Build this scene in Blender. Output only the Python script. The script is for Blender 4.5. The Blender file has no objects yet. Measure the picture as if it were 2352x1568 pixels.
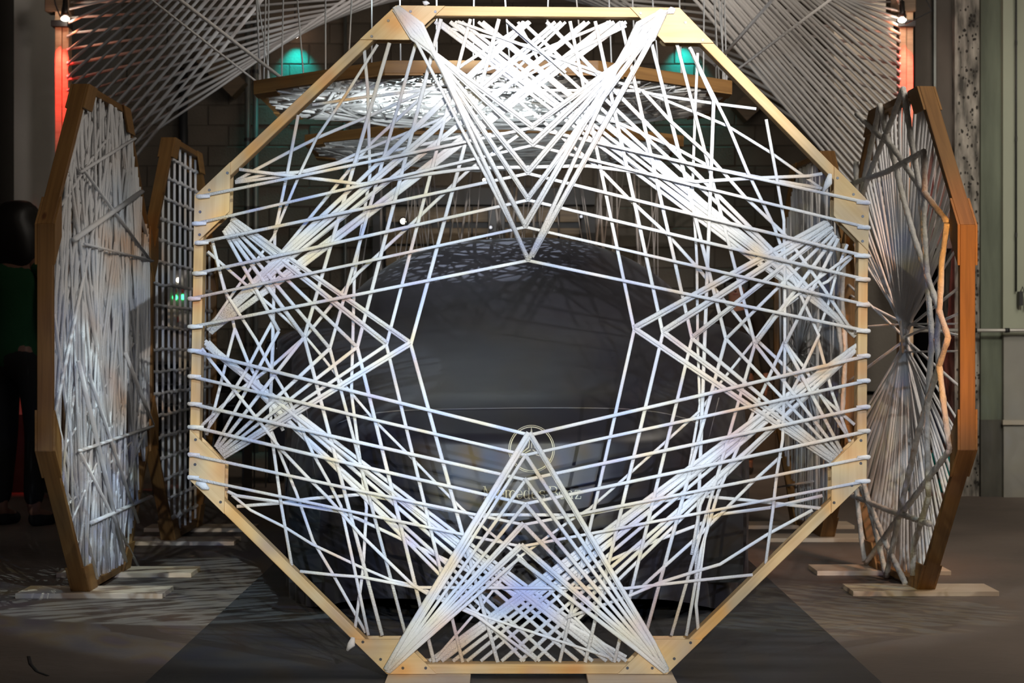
import bpy, bmesh, math, random
from mathutils import Vector, Matrix, noise
from mathutils.bvhtree import BVHTree
rnd = random.Random(7)
C = bpy.context.scene.collection
SC = bpy.context.scene
F = 4500.0                       # focal length in pixels of the 2352 px wide photograph
CX, CY = 1176.0, 787.0           # vanishing point of the floor lines

# ---------------------------------------------------------------- camera, world, lights, exposure
cam = bpy.data.cameras.new('camera'); co = bpy.data.objects.new('camera', cam); C.objects.link(co)
cam.sensor_width = 36; cam.lens = F / 2352 * 36
co.location = (0, 0, 1.0); co.rotation_euler = (math.pi / 2, 0, 0)
cam.shift_y = 3 / 2352
cam.dof.use_dof = True; cam.dof.focus_distance = 6.0; cam.dof.aperture_fstop = 9
cam.clip_end = 200
SC.camera = co
SC.view_settings.view_transform = 'Standard'; SC.view_settings.look = 'None'
SC.view_settings.gamma = 1; SC.view_settings.exposure = 0.0
SC.view_settings.use_curve_mapping = False
try:
    SC.cycles.use_denoising = True; SC.cycles.max_bounces = 5; SC.cycles.diffuse_bounces = 3
    SC.cycles.sample_clamp_indirect = 3.0
except Exception: pass
w = bpy.data.worlds.new('world'); SC.world = w; w.use_nodes = True
w.node_tree.nodes['Background'].inputs[0].default_value = (1.0, 0.86, 0.74, 1)
w.node_tree.nodes['Background'].inputs[1].default_value = 0.013

def look(o, tgt):
    d = Vector(tgt) - o.location
    o.rotation_euler = d.to_track_quat('-Z', 'Y').to_euler()
def spot(name, loc, tgt, power, size, col, blend=0.3, rad=0.02, gobo=None):
    l = bpy.data.lights.new(name, 'SPOT'); l.energy = power; l.spot_size = math.radians(size)
    l.spot_blend = blend; l.shadow_soft_size = rad; l.color = col
    o = bpy.data.objects.new(name, l); C.objects.link(o); o.location = loc; look(o, tgt)
    if gobo:                      # slide across the beam: soft tints, and streaks imitating yarn shadows
        l.use_nodes = True; nt = l.node_tree; em = nt.nodes['Emission']
        tc = nt.nodes.new('ShaderNodeTexCoord'); ns = nt.nodes.new('ShaderNodeTexNoise')
        ns.inputs['Scale'].default_value = gobo[0]; ns.inputs['Detail'].default_value = 1.0
        mp = nt.nodes.new('ShaderNodeMapping'); mp.inputs['Scale'].default_value = gobo[3] if len(gobo) > 3 else (1, 1, 1); mp.inputs['Rotation'].default_value = (0, 0, 0.5)
        nt.links.new(tc.outputs['Normal'], mp.inputs['Vector']); nt.links.new(mp.outputs[0], ns.inputs['Vector'])
        cr = nt.nodes.new('ShaderNodeValToRGB'); e = cr.color_ramp.elements; lo, hi = gobo[2] if len(gobo) > 2 else (0.3, 0.7)
        cols = gobo[1]; e[0].position = lo; e[0].color = (*cols[0], 1); e[1].position = hi; e[1].color = (*cols[-1], 1)
        for i, c in enumerate(cols[1:-1]):
            x = e.new(lo + (hi - lo) * (i + 1) / (len(cols) - 1)); x.color = (*c, 1)
        nt.links.new(ns.outputs['Fac'], cr.inputs[0]); nt.links.new(cr.outputs[0], em.inputs['Color'])
    return o
def area(name, loc, tgt, power, sx, sy, col):
    l = bpy.data.lights.new(name, 'AREA'); l.shape = 'RECTANGLE'; l.size = sx; l.size_y = sy; l.energy = power; l.color = col
    o = bpy.data.objects.new(name, l); C.objects.link(o); o.location = loc; look(o, tgt); return o
COOL = [(0.30, 0.42, 1.0), (0.5, 0.72, 1.0), (0.95, 1, 1), (0.95, 0.8, 0.3), (0.5, 0.5, 0.9)]
WARM = [(0.95, 0.55, 0.28), (1, 0.95, 0.85), (0.85, 0.95, 1), (0.6, 0.68, 0.85), (1.0, 0.72, 0.4)]
# projectors beside the camera, aimed at the front octagon, then added fill spots
spot('projector_right', (0.85, -1.0, 2.15), (0.10, 5.81, 1.10), 900, 23, (1, 1, 1), 0.35, 0.012, (38, WARM))
spot('projector_left', (-0.9, -1.0, 2.05), (-0.05, 5.81, 0.95), 330, 23, (1, 1, 1), 0.3, 0.012, (42, COOL))
spot('projector_top', (0.35, -1.2, 2.3), (0.34, 5.81, 1.93), 3000, 12.5, (1.0, 0.99, 0.97), 0.9, 0.02)
spot('fill_hanging', (-0.55, 7.3, 1.35), (-0.35, 9.3, 2.07), 110, 62, (0.88, 0.97, 1.0), 0.6, 0.03)  # added spot without a real source, brightens the hanging octagon from below
spot('fill_cover_front', (0.15, -1.0, 1.5), (0.02, 6.2, 0.66), 820, 12, (0.82, 0.88, 1.0), 0.6, 0.012, (44, COOL))  # added spot that brightens the front of the car cover
spot('fill_roof', (-0.3, 5.0, 4.2), (-0.15, 9.35, 1.45), 8000, 15, (0.8, 0.95, 1.0), 0.7, 0.015)  # added overhead spot that puts light patches on the covered roof
# amber and white theatre floods above the aisle, mixed with added fill lights
spot('flood_amber', (1.95, -0.5, 1.9), (1.75, 7.3, 1.14), 2600, 8.5, (1.0, 0.40, 0.09), 0.8, 0.05)
spot('flood_left_frame', (-1.5, -0.5, 1.7), (-1.74, 7.2, 0.98), 190, 9, (1.0, 0.82, 0.6), 0.9, 0.05)
spot('flood_left', (-0.2, 0.8, 1.2), (-1.70, 8.3, 0.55), 90, 13, (0.72, 0.80, 1.0), 0.8, 0.03, (30, [(.02, .02, .02), (.3, .4, 1), (.9, .95, 1), (.1, .1, .12), (.8, .8, .6)]))
spot('flood_cover_side', (2.6, 2.2, 2.2), (0.98, 7.9, 0.45), 420, 13, (1.0, 0.62, 0.58), 0.7, 0.08)
spot('flood_floor', (2.4, 8.0, 2.6), (1.35, 8.9, 0.0), 70, 40, (1.0, 0.45, 0.2), 0.9, 0.1)
spot('fill_column', (2.3, 5.0, 3.6), (3.60, 12.7, 1.6), 800, 28, (1.0, 0.95, 0.82), 0.8, 0.3)  # added spot that brightens the right-hand columns alone
area('hall_fill_right', (3.6, 6.0, 4.6), (2.6, 11.5, 0.8), 150, 2.0, 3.0, (1.0, 0.90, 0.78))  # added soft fill in place of ambient light on the right
area('hall_fill_back', (1.4, 14.2, 3.4), (1.2, 18, 1.2), 38, 5, 1.0, (1.0, 0.86, 0.70))  # added fill that lifts the block wall out of the dark
spot('fill_web_left', (-0.1, 7.4, 3.3), (-2.0, 12.2, 3.1), 170, 42, (1.0, 0.92, 0.88), 0.9, 0.3)  # added spot that brightens the left yarn web
spot('fill_web_right', (0.1, 7.4, 3.3), (2.0, 12.2, 3.1), 170, 42, (1.0, 0.93, 0.84), 0.9, 0.3)  # added spot that brightens the right yarn web
spot('projector_floor_left', (0.9, 1.5, 3.2), (-1.15, 7.5, 0), 400, 15, (0.82, 0.92, 1), 0.25, 0.015, (44, COOL))
spot('streak_fill_left', (-0.35, 6.5, 3.4), (-1.20, 7.9, 0), 230, 30, (0.75, 0.95, 1.0), 0.08, 0.01, (16, [(.03, .03, .03), (1, 1, 1)], (0.44, 0.52), (1, 5, 1)))  # added spot, its noise streaks imitate yarn shadows on the left floor
spot('streak_fill_right', (0.5, 6.5, 3.4), (1.15, 7.35, 0), 120, 24, (1.0, 0.95, 0.75), 0.3, 0.01, (24, [(.03, .03, .03), (1, .9, .5), (.6, .8, 1)], (0.46, 0.58), (1, 4, 1)))  # added spot, tinted streaks imitate yarn shadows on the right floor
spot('projector_floor_right', (-0.9, 1.5, 3.2), (1.3, 7.6, 0), 300, 13, (1, 1, 1), 0.4, 0.015, (40, WARM))
area('hall_fill_left', (-2.6, 5.0, 4.6), (-2.6, 12, 1.2), 8, 2.0, 3.0, (1.0, 0.88, 0.75))  # added soft ambient fill on the left

# ---------------------------------------------------------------- materials
MATS = {}
def mat(name, col, rough=0.7, metal=0.0, noise_amt=0.0, scale=8.0, bump=0.0, bscale=40.0, emit=None, estr=0.0, stretch=(1, 1, 1), col2=None, sheen=0.0):
    if name in MATS: return MATS[name]
    m = bpy.data.materials.new(name); m.use_nodes = True; nt = m.node_tree; b = nt.nodes['Principled BSDF']
    b.inputs['Base Color'].default_value = (*col, 1); b.inputs['Roughness'].default_value = rough; b.inputs['Metallic'].default_value = metal
    if sheen: b.inputs['Sheen Weight'].default_value = sheen
    if emit: b.inputs['Emission Color'].default_value = (*emit, 1); b.inputs['Emission Strength'].default_value = estr
    tc = nt.nodes.new('ShaderNodeTexCoord'); mp = nt.nodes.new('ShaderNodeMapping'); mp.inputs['Scale'].default_value = stretch
    nt.links.new(tc.outputs['Object'], mp.inputs['Vector'])
    if noise_amt:
        n = nt.nodes.new('ShaderNodeTexNoise'); n.inputs['Scale'].default_value = scale; n.inputs['Detail'].default_value = 6
        nt.links.new(mp.outputs[0], n.inputs['Vector'])
        r = nt.nodes.new('ShaderNodeValToRGB'); r.color_ramp.elements[0].position = 0.35; r.color_ramp.elements[1].position = 0.68
        c2 = col2 or tuple(max(0, c * (1 - noise_amt)) for c in col)
        r.color_ramp.elements[0].color = (*c2, 1); r.color_ramp.elements[1].color = (*col, 1)
        nt.links.new(n.outputs['Fac'], r.inputs[0]); nt.links.new(r.outputs[0], b.inputs['Base Color'])
    if bump:
        n = nt.nodes.new('ShaderNodeTexNoise'); n.inputs['Scale'].default_value = bscale; n.inputs['Detail'].default_value = 4
        nt.links.new(mp.outputs[0], n.inputs['Vector'])
        bp = nt.nodes.new('ShaderNodeBump'); bp.inputs['Strength'].default_value = bump; bp.inputs['Distance'].default_value = 0.01
        nt.links.new(n.outputs['Fac'], bp.inputs['Height']); nt.links.new(bp.outputs[0], b.inputs['Normal'])
    MATS[name] = m; return m
def wood(name, c1, c2, knots=True, rough=0.6):
    if name in MATS: return MATS[name]
    m = bpy.data.materials.new(name); m.use_nodes = True; nt = m.node_tree; b = nt.nodes['Principled BSDF']; b.inputs['Roughness'].default_value = rough
    tc = nt.nodes.new('ShaderNodeTexCoord'); oi = nt.nodes.new('ShaderNodeObjectInfo')
    ad = nt.nodes.new('ShaderNodeVectorMath'); ad.operation = 'ADD'
    mul = nt.nodes.new('ShaderNodeMath'); mul.operation = 'MULTIPLY'; mul.inputs[1].default_value = 37.0
    nt.links.new(oi.outputs['Random'], mul.inputs[0]); nt.links.new(tc.outputs['Object'], ad.inputs[0]); nt.links.new(mul.outputs[0], ad.inputs[1])
    mp = nt.nodes.new('ShaderNodeMapping'); mp.inputs['Scale'].default_value = (1.2, 26, 26); nt.links.new(ad.outputs[0], mp.inputs['Vector'])
    n = nt.nodes.new('ShaderNodeTexNoise'); n.inputs['Scale'].default_value = 2.2; n.inputs['Detail'].default_value = 5; n.inputs['Distortion'].default_value = 0.6
    nt.links.new(mp.outputs[0], n.inputs['Vector'])
    r = nt.nodes.new('ShaderNodeValToRGB'); r.color_ramp.elements[0].position = 0.3; r.color_ramp.elements[1].position = 0.62
    r.color_ramp.elements[0].color = (*c2, 1); r.color_ramp.elements[1].color = (*c1, 1); nt.links.new(n.outputs['Fac'], r.inputs[0])
    last = r.outputs[0]
    if knots:
        v = nt.nodes.new('ShaderNodeTexVoronoi'); v.inputs['Scale'].default_value = 3.2
        mk = nt.nodes.new('ShaderNodeMapping'); mk.inputs['Scale'].default_value = (1.0, 2.6, 2.6); nt.links.new(ad.outputs[0], mk.inputs['Vector']); nt.links.new(mk.outputs[0], v.inputs['Vector'])
        kr = nt.nodes.new('ShaderNodeValToRGB'); kr.color_ramp.elements[0].position = 0.04; kr.color_ramp.elements[1].position = 0.09
        kr.color_ramp.elements[0].color = (0.45, 0.3, 0.2, 1); kr.color_ramp.elements[1].color = (1, 1, 1, 1)
        nt.links.new(v.outputs['Distance'], kr.inputs[0])
        mx = nt.nodes.new('ShaderNodeMix'); mx.data_type = 'RGBA'; mx.blend_type = 'MULTIPLY'; mx.inputs['Factor'].default_value = 1
        nt.links.new(last, mx.inputs['A']); nt.links.new(kr.outputs[0], mx.inputs['B']); last = mx.outputs['Result']
    nt.links.new(last, b.inputs['Base Color'])
    MATS[name] = m; return m
PINE = wood('pine', (0.72, 0.50, 0.26), (0.60, 0.38, 0.17))
PLY = wood('plywood', (0.74, 0.53, 0.29), (0.66, 0.44, 0.22))
PINE2 = wood('shaded_pine', (0.25, 0.125, 0.036), (0.17, 0.08, 0.022))  # same pine as the front frame, darkened to put shade into the colour
PLY2 = wood('shaded_plywood', (0.28, 0.145, 0.045), (0.21, 0.105, 0.03))  # same plywood as the front plates, shade mixed into its colour
PALE = wood('pale_board', (0.70, 0.56, 0.42), (0.62, 0.47, 0.34), knots=False)
DARKWOOD = wood('aged_wood', (0.20, 0.13, 0.08), (0.12, 0.08, 0.05), knots=False)
YARN = mat('white_yarn', (0.86, 0.86, 0.88), 0.85, bump=0.35, bscale=260, stretch=(1, 1, 1), sheen=0.2)
ROPE = mat('thick_rope', (0.80, 0.78, 0.74), 0.9, noise_amt=0.18, scale=60, bump=0.5, bscale=120)
SCREW = mat('screw_steel', (0.09, 0.09, 0.1), 0.4, 0.8)
BLACK = mat('black_metal', (0.012, 0.012, 0.014), 0.55)
STEEL = mat('galvanised_steel', (0.20, 0.21, 0.20), 0.5, 0.6, noise_amt=0.3, scale=4)

# ---------------------------------------------------------------- object helpers
def new_obj(name, me, m, parent=None, mtx=None):
    if m is not None and not me.materials: me.materials.append(m)
    o = bpy.data.objects.new(name, me); C.objects.link(o)
    if parent is not None: o.parent = parent
    if mtx is not None: o.matrix_local = mtx
    return o
def tag(o, label=None, cat=None, group=None, kind=None):
    if label: o['label'] = label
    if cat: o['category'] = cat
    if group: o['group'] = group
    if kind: o['kind'] = kind
    return o
def thing(name, loc, label, cat, group=None):
    o = bpy.data.objects.new(name, None); C.objects.link(o); o.location = loc; o.empty_display_size = 0.1
    return tag(o, label, cat, group)
def mesh_vf(name, vs, fs, smooth=False):
    me = bpy.data.meshes.new(name); me.from_pydata([tuple(v) for v in vs], [], fs); me.update()
    if smooth: me.polygons.foreach_set('use_smooth', [True] * len(me.polygons))
    return me
def box_vf(x0, x1, y0, y1, z0, z1):
    vs = [(x0, y0, z0), (x1, y0, z0), (x1, y1, z0), (x0, y1, z0), (x0, y0, z1), (x1, y0, z1), (x1, y1, z1), (x0, y1, z1)]
    fs = [(0, 3, 2, 1), (4, 5, 6, 7), (0, 1, 5, 4), (1, 2, 6, 5), (2, 3, 7, 6), (3, 0, 4, 7)]
    return vs, fs
class MB:
    def __init__(s): s.v = []; s.f = []
    def add(s, vs, fs):
        n = len(s.v); s.v += [Vector(v) for v in vs]; s.f += [tuple(i + n for i in f) for f in fs]; return s
    def box(s, *a): return s.add(*box_vf(*a))
    def build(s, name, m, parent=None, smooth=False, origin=None):
        o0 = Vector(origin) if origin is not None else (parent.matrix_world_loc if False else Vector((0, 0, 0)))
        me = mesh_vf(name, [v - o0 for v in s.v], s.f, smooth)
        o = new_obj(name, me, m, parent); return o
def bevel_box(name, x0, x1, y0, y1, z0, z1, m, parent=None, bev=0.004, at=None):
    """A bevelled box given in world coordinates; its origin is its own centre."""
    bm = bmesh.new(); c = Vector(((x0 + x1) / 2, (y0 + y1) / 2, (z0 + z1) / 2))
    vs, fs = box_vf(x0 - c.x, x1 - c.x, y0 - c.y, y1 - c.y, z0 - c.z, z1 - c.z)
    bv = [bm.verts.new(v) for v in vs]
    for f in fs: bm.faces.new([bv[i] for i in f])
    if bev: bmesh.ops.bevel(bm, geom=list(bm.edges), offset=bev, segments=1, affect='EDGES')
    me = bpy.data.meshes.new(name); bm.to_mesh(me); bm.free()
    o = new_obj(name, me, m, parent); o.location = c - (parent.location if parent else Vector((0, 0, 0)))
    return o
def tube_vf(pts, r, sides=7, flat=1.0, cap=True, twist=0.0):
    pts = [Vector(p) for p in pts]; n = len(pts); vs = []; fs = []
    rr = r if isinstance(r, (list, tuple)) else [r] * n
    t0 = (pts[1] - pts[0]).normalized()
    up = Vector((0, 1, 0)) if abs(t0.y) < 0.9 else Vector((0, 0, 1))
    for i, p in enumerate(pts):
        if i == 0: t = pts[1] - p
        elif i == n - 1: t = p - pts[i - 1]
        else: t = (pts[i + 1] - p).normalized() + (p - pts[i - 1]).normalized()
        if t.length < 1e-9: t = t0.copy()
        t.normalize(); s = t.cross(up)
        if s.length < 1e-4: s = t.cross(Vector((1, 0, 0)))
        s.normalize(); u = s.cross(t)
        for k in range(sides):
            a = 2 * math.pi * k / sides + twist * i
            vs.append(p + s * (math.cos(a) * rr[i]) + u * (math.sin(a) * rr[i] * flat))
        if i:
            b = (i - 1) * sides
            for k in range(sides):
                k2 = (k + 1) % sides; fs.append((b + k, b + k2, b + sides + k2, b + sides + k))
    if cap:
        fs.append(tuple(range(sides))[::-1]); fs.append(tuple(range((n - 1) * sides, n * sides)))
    return vs, fs
def strand(name, pts, r, m, parent, sides=7, flat=1.0, twist=0.0):
    L = parent.location if parent else Vector((0, 0, 0))
    vs, fs = tube_vf([Vector(p) - L for p in pts], r, sides, flat, True, twist)
    return new_obj(name, mesh_vf(name, vs, fs, True), m, parent)

def px(x, y, d):                 # point at depth d that the photograph shows at pixel (x, y)
    return Vector(((x - CX) * d / F, d, 1.0 - (y - CY) * d / F))

class Plane:
    """An octagon's own plane: origin, u across, v up, n toward its viewer side."""
    def __init__(s, O, U, V, N): s.O, s.U, s.V, s.N = Vector(O), Vector(U).normalized(), Vector(V).normalized(), Vector(N).normalized()
    def P(s, u, v, w=0.0): return s.O + s.U * u + s.V * v + s.N * w
    def from_px(s, x, y):        # (u, v) of the plane point seen at a pixel
        d = Vector(((x - CX) / F, 1.0, -(y - CY) / F)); o = Vector((0, 0, 1.0))
        t = (s.O - o).dot(s.N) / d.dot(s.N); p = o + d * t - s.O
        return p.dot(s.U), p.dot(s.V)

def member(parent, pl, a, b, ai, bi, w0, w1, m, name='frame_member'):
    """Mitred lumber: outer edge a-b, inner edge ai-bi in the plane, from depth w0 to w1. Its own X axis runs along the grain."""
    A, B = pl.P(*a, 0), pl.P(*b, 0); ex = (B - A).normalized(); ez = pl.N; ey = ez.cross(ex).normalized()
    c = (A + B) / 2 + pl.N * (w0 + w1) / 2
    M = Matrix(((ex.x, ey.x, ez.x, c.x), (ex.y, ey.y, ez.y, c.y), (ex.z, ey.z, ez.z, c.z), (0, 0, 0, 1)))
    Mi = M.inverted(); vs = [Mi @ pl.P(q[0], q[1], w) for w in (w0, w1) for q in (a, b, bi, ai)]
    fs = [(0, 1, 2, 3), (7, 6, 5, 4), (0, 4, 5, 1), (1, 5, 6, 2), (2, 6, 7, 3), (3, 7, 4, 0)]
    bm = bmesh.new(); bv = [bm.verts.new(v) for v in vs]
    for f in fs: bm.faces.new([bv[i] for i in f])
    bmesh.ops.recalc_face_normals(bm, faces=bm.faces); bmesh.ops.bevel(bm, geom=list(bm.edges), offset=0.0015, segments=1, affect='EDGES')
    me = bpy.data.meshes.new(name); bm.to_mesh(me); bm.free()
    M2 = M.copy(); M2.translation = c - parent.location
    return new_obj(name, me, m, parent, M2)
def line_x(p, d, q, e):
    den = d[0] * e[1] - d[1] * e[0]; t = ((q[0] - p[0]) * e[1] - (q[1] - p[1]) * e[0]) / den
    return (p[0] + d[0] * t, p[1] + d[1] * t)
def inset(poly, w):
    n = len(poly); cx = sum(p[0] for p in poly) / n; cy = sum(p[1] for p in poly) / n; ls = []
    for i in range(n):
        a, b = poly[i], poly[(i + 1) % n]; d = (b[0] - a[0], b[1] - a[1]); L = math.hypot(*d); nn = (-d[1] / L, d[0] / L)
        if (cx - a[0]) * nn[0] + (cy - a[1]) * nn[1] < 0: nn = (-nn[0], -nn[1])
        ls.append(((a[0] + nn[0] * w, a[1] + nn[1] * w), d))
    return [line_x(ls[i - 1][0], ls[i - 1][1], ls[i][0], ls[i][1]) for i in range(n)]
def octo(S=1.0, cx=0, cy=0):
    t = S * (math.sqrt(2) - 1)
    return [(cx - t, cy + S), (cx + t, cy + S), (cx + S, cy + t), (cx + S, cy - t), (cx + t, cy - S), (cx - t, cy - S), (cx - S, cy - t), (cx - S, cy + t)]
SCREWME = None
def gusset(parent, pl, poly, i, g, w0, th, screws=True, m=None):
    n = len(poly); c = poly[i]; p = poly[i - 1]; q = poly[(i + 1) % n]
    e1 = Vector((p[0] - c[0], p[1] - c[1])).normalized(); e2 = Vector((q[0] - c[0], q[1] - c[1])).normalized()
    e = 0.0008; cc = Vector(c) + (e1 + e2) * e
    pts = [cc, cc + e1 * g, cc + (e1 + e2) * g, cc + e2 * g]
    A = pl.P(*pts[0], w0); ex = (pl.P(*pts[1], w0) - A).normalized(); ez = pl.N; ey = ez.cross(ex).normalized(); cen = pl.P(*pts[2], w0)
    M = Matrix(((ex.x, ey.x, ez.x, cen.x), (ex.y, ey.y, ez.y, cen.y), (ex.z, ey.z, ez.z, cen.z), (0, 0, 0, 1))); Mi = M.inverted()
    vs = [Mi @ pl.P(k.x, k.y, w) for w in (w0, w0 + th) for k in pts]
    bm = bmesh.new(); bv = [bm.verts.new(v) for v in vs]
    for f in [(0, 1, 2, 3), (7, 6, 5, 4), (0, 4, 5, 1), (1, 5, 6, 2), (2, 6, 7, 3), (3, 7, 4, 0)]: bm.faces.new([bv[k] for k in f])
    bmesh.ops.recalc_face_normals(bm, faces=bm.faces); bmesh.ops.bevel(bm, geom=list(bm.edges), offset=0.001, segments=1, affect='EDGES')
    me = bpy.data.meshes.new('gusset_plate'); bm.to_mesh(me); bm.free()
    M2 = M.copy(); M2.translation = cen - parent.location
    o = new_obj('gusset_plate', me, m or PLY, parent, M2)
    if screws:
        global SCREWME
        if SCREWME is None:
            bm = bmesh.new(); bmesh.ops.create_cone(bm, cap_ends=True, segments=10, radius1=0.0045, radius2=0.004, depth=0.002)
            SCREWME = bpy.data.meshes.new('screw'); bm.to_mesh(SCREWME); bm.free(); SCREWME.materials.append(SCREW)
        ww = w0 + th if th > 0 else w0
        inn = 0.018
        n1 = (e2 - e1 * e1.dot(e2)).normalized(); n2 = (e1 - e2 * e1.dot(e2)).normalized()
        for (ee, nn, t) in ((e1, n1, 0.32), (e1, n1, 0.78), (e2, n2, 0.30), (e2, n2, 0.80)):
            q2 = cc + ee * (g * t) + nn * inn
            s = new_obj('screw', SCREWME, None, o); s.location = Mi @ pl.P(q2.x, q2.y, ww + 0.0012)
    return o
# ---------------------------------------------------------------- the setting
X0 = lambda p: (p - CX) * 15.6 / F
FLOOR = mat('concrete_floor', (0.215, 0.172, 0.145), 0.7, noise_amt=0.35, scale=1.3, bump=0.35, bscale=18, col2=(0.145, 0.117, 0.10))
WALLC = mat('painted_block', (0.105, 0.085, 0.066), 0.85, noise_amt=0.3, scale=3.0, bump=0.5, bscale=60)
MORTAR = mat('mortar', (0.075, 0.061, 0.048), 0.9)
CONC_L = mat('grey_concrete', (0.56, 0.52, 0.46), 0.85, noise_amt=0.14, scale=2.0, bump=0.2, bscale=30)
def struct(name, m, *boxes, bev=0.0):
    b = MB()
    for q in boxes: b.box(*q)
    o = b.build(name, m); return tag(o, kind='structure')
struct('floor', FLOOR, (-9, 9, -3, 22, -0.2, 0.0))
struct('ceiling', mat('dark_ceiling', (0.03, 0.027, 0.024), 0.9), (-9, 9, -3, 22, 5.6, 5.8))
W = struct('wall_back', MORTAR, (-6, 7, 17.984, 18.3, 0, 5.6))
# block-work: the blocks one can tell apart are single pieces, the outermost ones one joined part
BW, BH = 0.372, 0.187
bm = bmesh.new(); vs, fs = box_vf(-BW / 2 + 0.004, BW / 2 - 0.004, -0.03, 0.03, -BH / 2 + 0.005, BH / 2 - 0.005)
bv = [bm.verts.new(v) for v in vs]
for f in fs: bm.faces.new([bv[i] for i in f])
bmesh.ops.bevel(bm, geom=[e for e in bm.edges if all(v.co.y < 0 for v in e.verts)], offset=0.006, segments=1, affect='EDGES')
BLK = bpy.data.meshes.new('block'); bm.to_mesh(BLK); bm.free(); BLK.materials.append(WALLC)
cells = []
for r in range(int(5.2 / BH)):
    for c in range(-14, 16):
        x = c * BW + (BW / 2 if r % 2 else 0); z = (r + 0.5) * BH
        cells.append((max(abs(x) / 1.5, abs(z - 2.2)), x, z))
cells.sort()
rest = MB()
for k, (_, x, z) in enumerate(cells):
    dy = rnd.uniform(-0.006, 0.004)
    if k < 296:
        o = new_obj('block', BLK, None, W); o.location = (x, 18.0 + dy, z)
    else:
        rest.box(x - BW / 2 + .006, x + BW / 2 - .006, 17.97 + dy, 18.03, z - BH / 2 + .005, z + BH / 2 - .005)
tag(rest.build('blockwork', WALLC, W), kind='stuff')

# left pillar with its darker painted foot, and the wall beyond it
PAINT_D = mat('dark_foot_paint', (0.05, 0.045, 0.035), 0.8, noise_amt=0.4, scale=5)
pl_ = struct('trim_1', CONC_L, (-3.33, -3.04, 13.1, 13.5, 0.52, 5.0))
pf = MB().box(-3.345, -3.025, 13.085, 13.5, 0, 0.52).build('painted_foot', PAINT_D, pl_)
struct('wall_left', mat('dim_wall', (0.115, 0.105, 0.095), 0.9, noise_amt=0.2, scale=2), (-7, -3.3, 14.2, 14.5, 0, 5.0))
struct('trim_2', mat('dim_wall', (0.1, 0.1, 0.1)), (X0(150), X0(256), 15.6, 16.0, 0, 5.0))
# grey rendered wall standing behind the right-hand octagons, with a dark doorway
GREYW = mat('rendered_wall', (0.20, 0.175, 0.15), 0.85, noise_amt=0.18, scale=2.2, bump=0.25, bscale=35)
struct('wall_right', GREYW, (2.40, 2.96, 14.6, 14.9, 0, 2.95), (2.40, 6.0, 14.6, 14.9, 1.56 + 1.39, 5), (2.96, 3.32, 14.6, 14.9, 1.56, 2.95), (3.32, 6.0, 14.6, 14.9, 0, 2.95))
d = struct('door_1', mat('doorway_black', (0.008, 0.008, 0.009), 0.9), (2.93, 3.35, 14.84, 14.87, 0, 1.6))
MB().box(2.93, 2.955, 14.55, 14.62, 0, 1.6).box(3.325, 3.35, 14.55, 14.62, 0, 1.6).box(2.93, 3.35, 14.55, 14.62, 1.56, 1.6).build('door_frame', DARKWOOD, d)
lv = MB()
for i in range(4): lv.box(2.42, 2.90, 14.57, 14.60, 0.62 + i * 0.0, 0.64)
tag(lv.build('trim_3', CONC_L), kind='structure')
# weathered columns on the right
ROUGH = mat('pitted_concrete', (0.42, 0.38, 0.33), 0.95, noise_amt=0.8, scale=9, bump=1.0, bscale=22, col2=(0.06, 0.055, 0.048), stretch=(2.4, 1, 0.55))
DARKC = mat('brown_concrete', (0.12, 0.10, 0.085), 0.9, noise_amt=0.5, scale=3, bump=0.5, bscale=20, stretch=(1, 1, 0.5))
GREEN = mat('worn_green_paint', (0.15, 0.17, 0.125), 0.8, noise_amt=0.45, scale=3.0, bump=0.3, bscale=15, stretch=(3, 1, 0.5))
PALEG = mat('pale_green_paint', (0.37, 0.39, 0.30), 0.7, noise_amt=0.2, scale=1.6, stretch=(1, 1, 0.6))
GREYP = mat('grey_lower_paint', (0.30, 0.29, 0.26), 0.75, noise_amt=0.2, scale=3)
def X(p, d): return (p - CX) * d / F
cl = struct('trim_4', DARKC, (X(2102, 12.9), X(2146, 12.9), 12.9, 13.4, 1.62, 5.0))
MB().box(X(2142, 12.88), X(2147, 12.88), 12.84, 12.9, 1.62, 5.0).build('corner_bead', STEEL, cl)
cr_ = struct('trim_5', ROUGH, (X(2193, 12.78), X(2253, 12.78), 12.78, 13.3, 0, 5.0))
bm = bmesh.new()      # pits broken out of the column's face
for i in range(280):
    x = X(rnd.uniform(2222, 2248) if rnd.random() < .7 else rnd.uniform(2197, 2222), 12.78); z = rnd.uniform(0.05, 3.2); s = rnd.uniform(0.003, 0.009)
    vv = [bm.verts.new((x + s * math.cos(a) * rnd.uniform(.7, 1.3), 12.776, z + 1.5 * s * math.sin(a) * rnd.uniform(.7, 1.3))) for a in [k * math.pi / 3 for k in range(6)]]
    cc = bm.verts.new((x, 12.779, z))
    for k in range(6): bm.faces.new((vv[k], vv[(k + 1) % 6], cc))
me = bpy.data.meshes.new('pits'); bm.to_mesh(me); bm.free()
tag(new_obj('pits', me, mat('pit_dark', (0.03, 0.026, 0.022), 0.95), cr_), kind='stuff')
struct('trim_6', DARKC, (X(2147, 12.86), X(2193, 12.86), 12.86, 13.3, 1.62, 5.0))
struct('trim_7', GREEN, (X(2253, 12.74), X(2307, 12.74), 12.74, 13.3, 0.50, 5.0))
struct('trim_8', mat('dark_green_foot', (0.10, 0.095, 0.078), 0.85, noise_amt=0.4, scale=6, stretch=(2, 1, .5)), (X(2253, 12.73), X(2309, 12.73), 12.73, 13.3, 0, 0.50))
wr = struct('wall_right_near', PALEG, (X(2304, 12.68), 6.0, 12.68, 13.2, 1.05, 5.0))
MB().box(X(2306, 12.68), 6.0, 12.685, 13.2, 0, 1.05).build('lower_wall', GREYP, wr)
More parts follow.
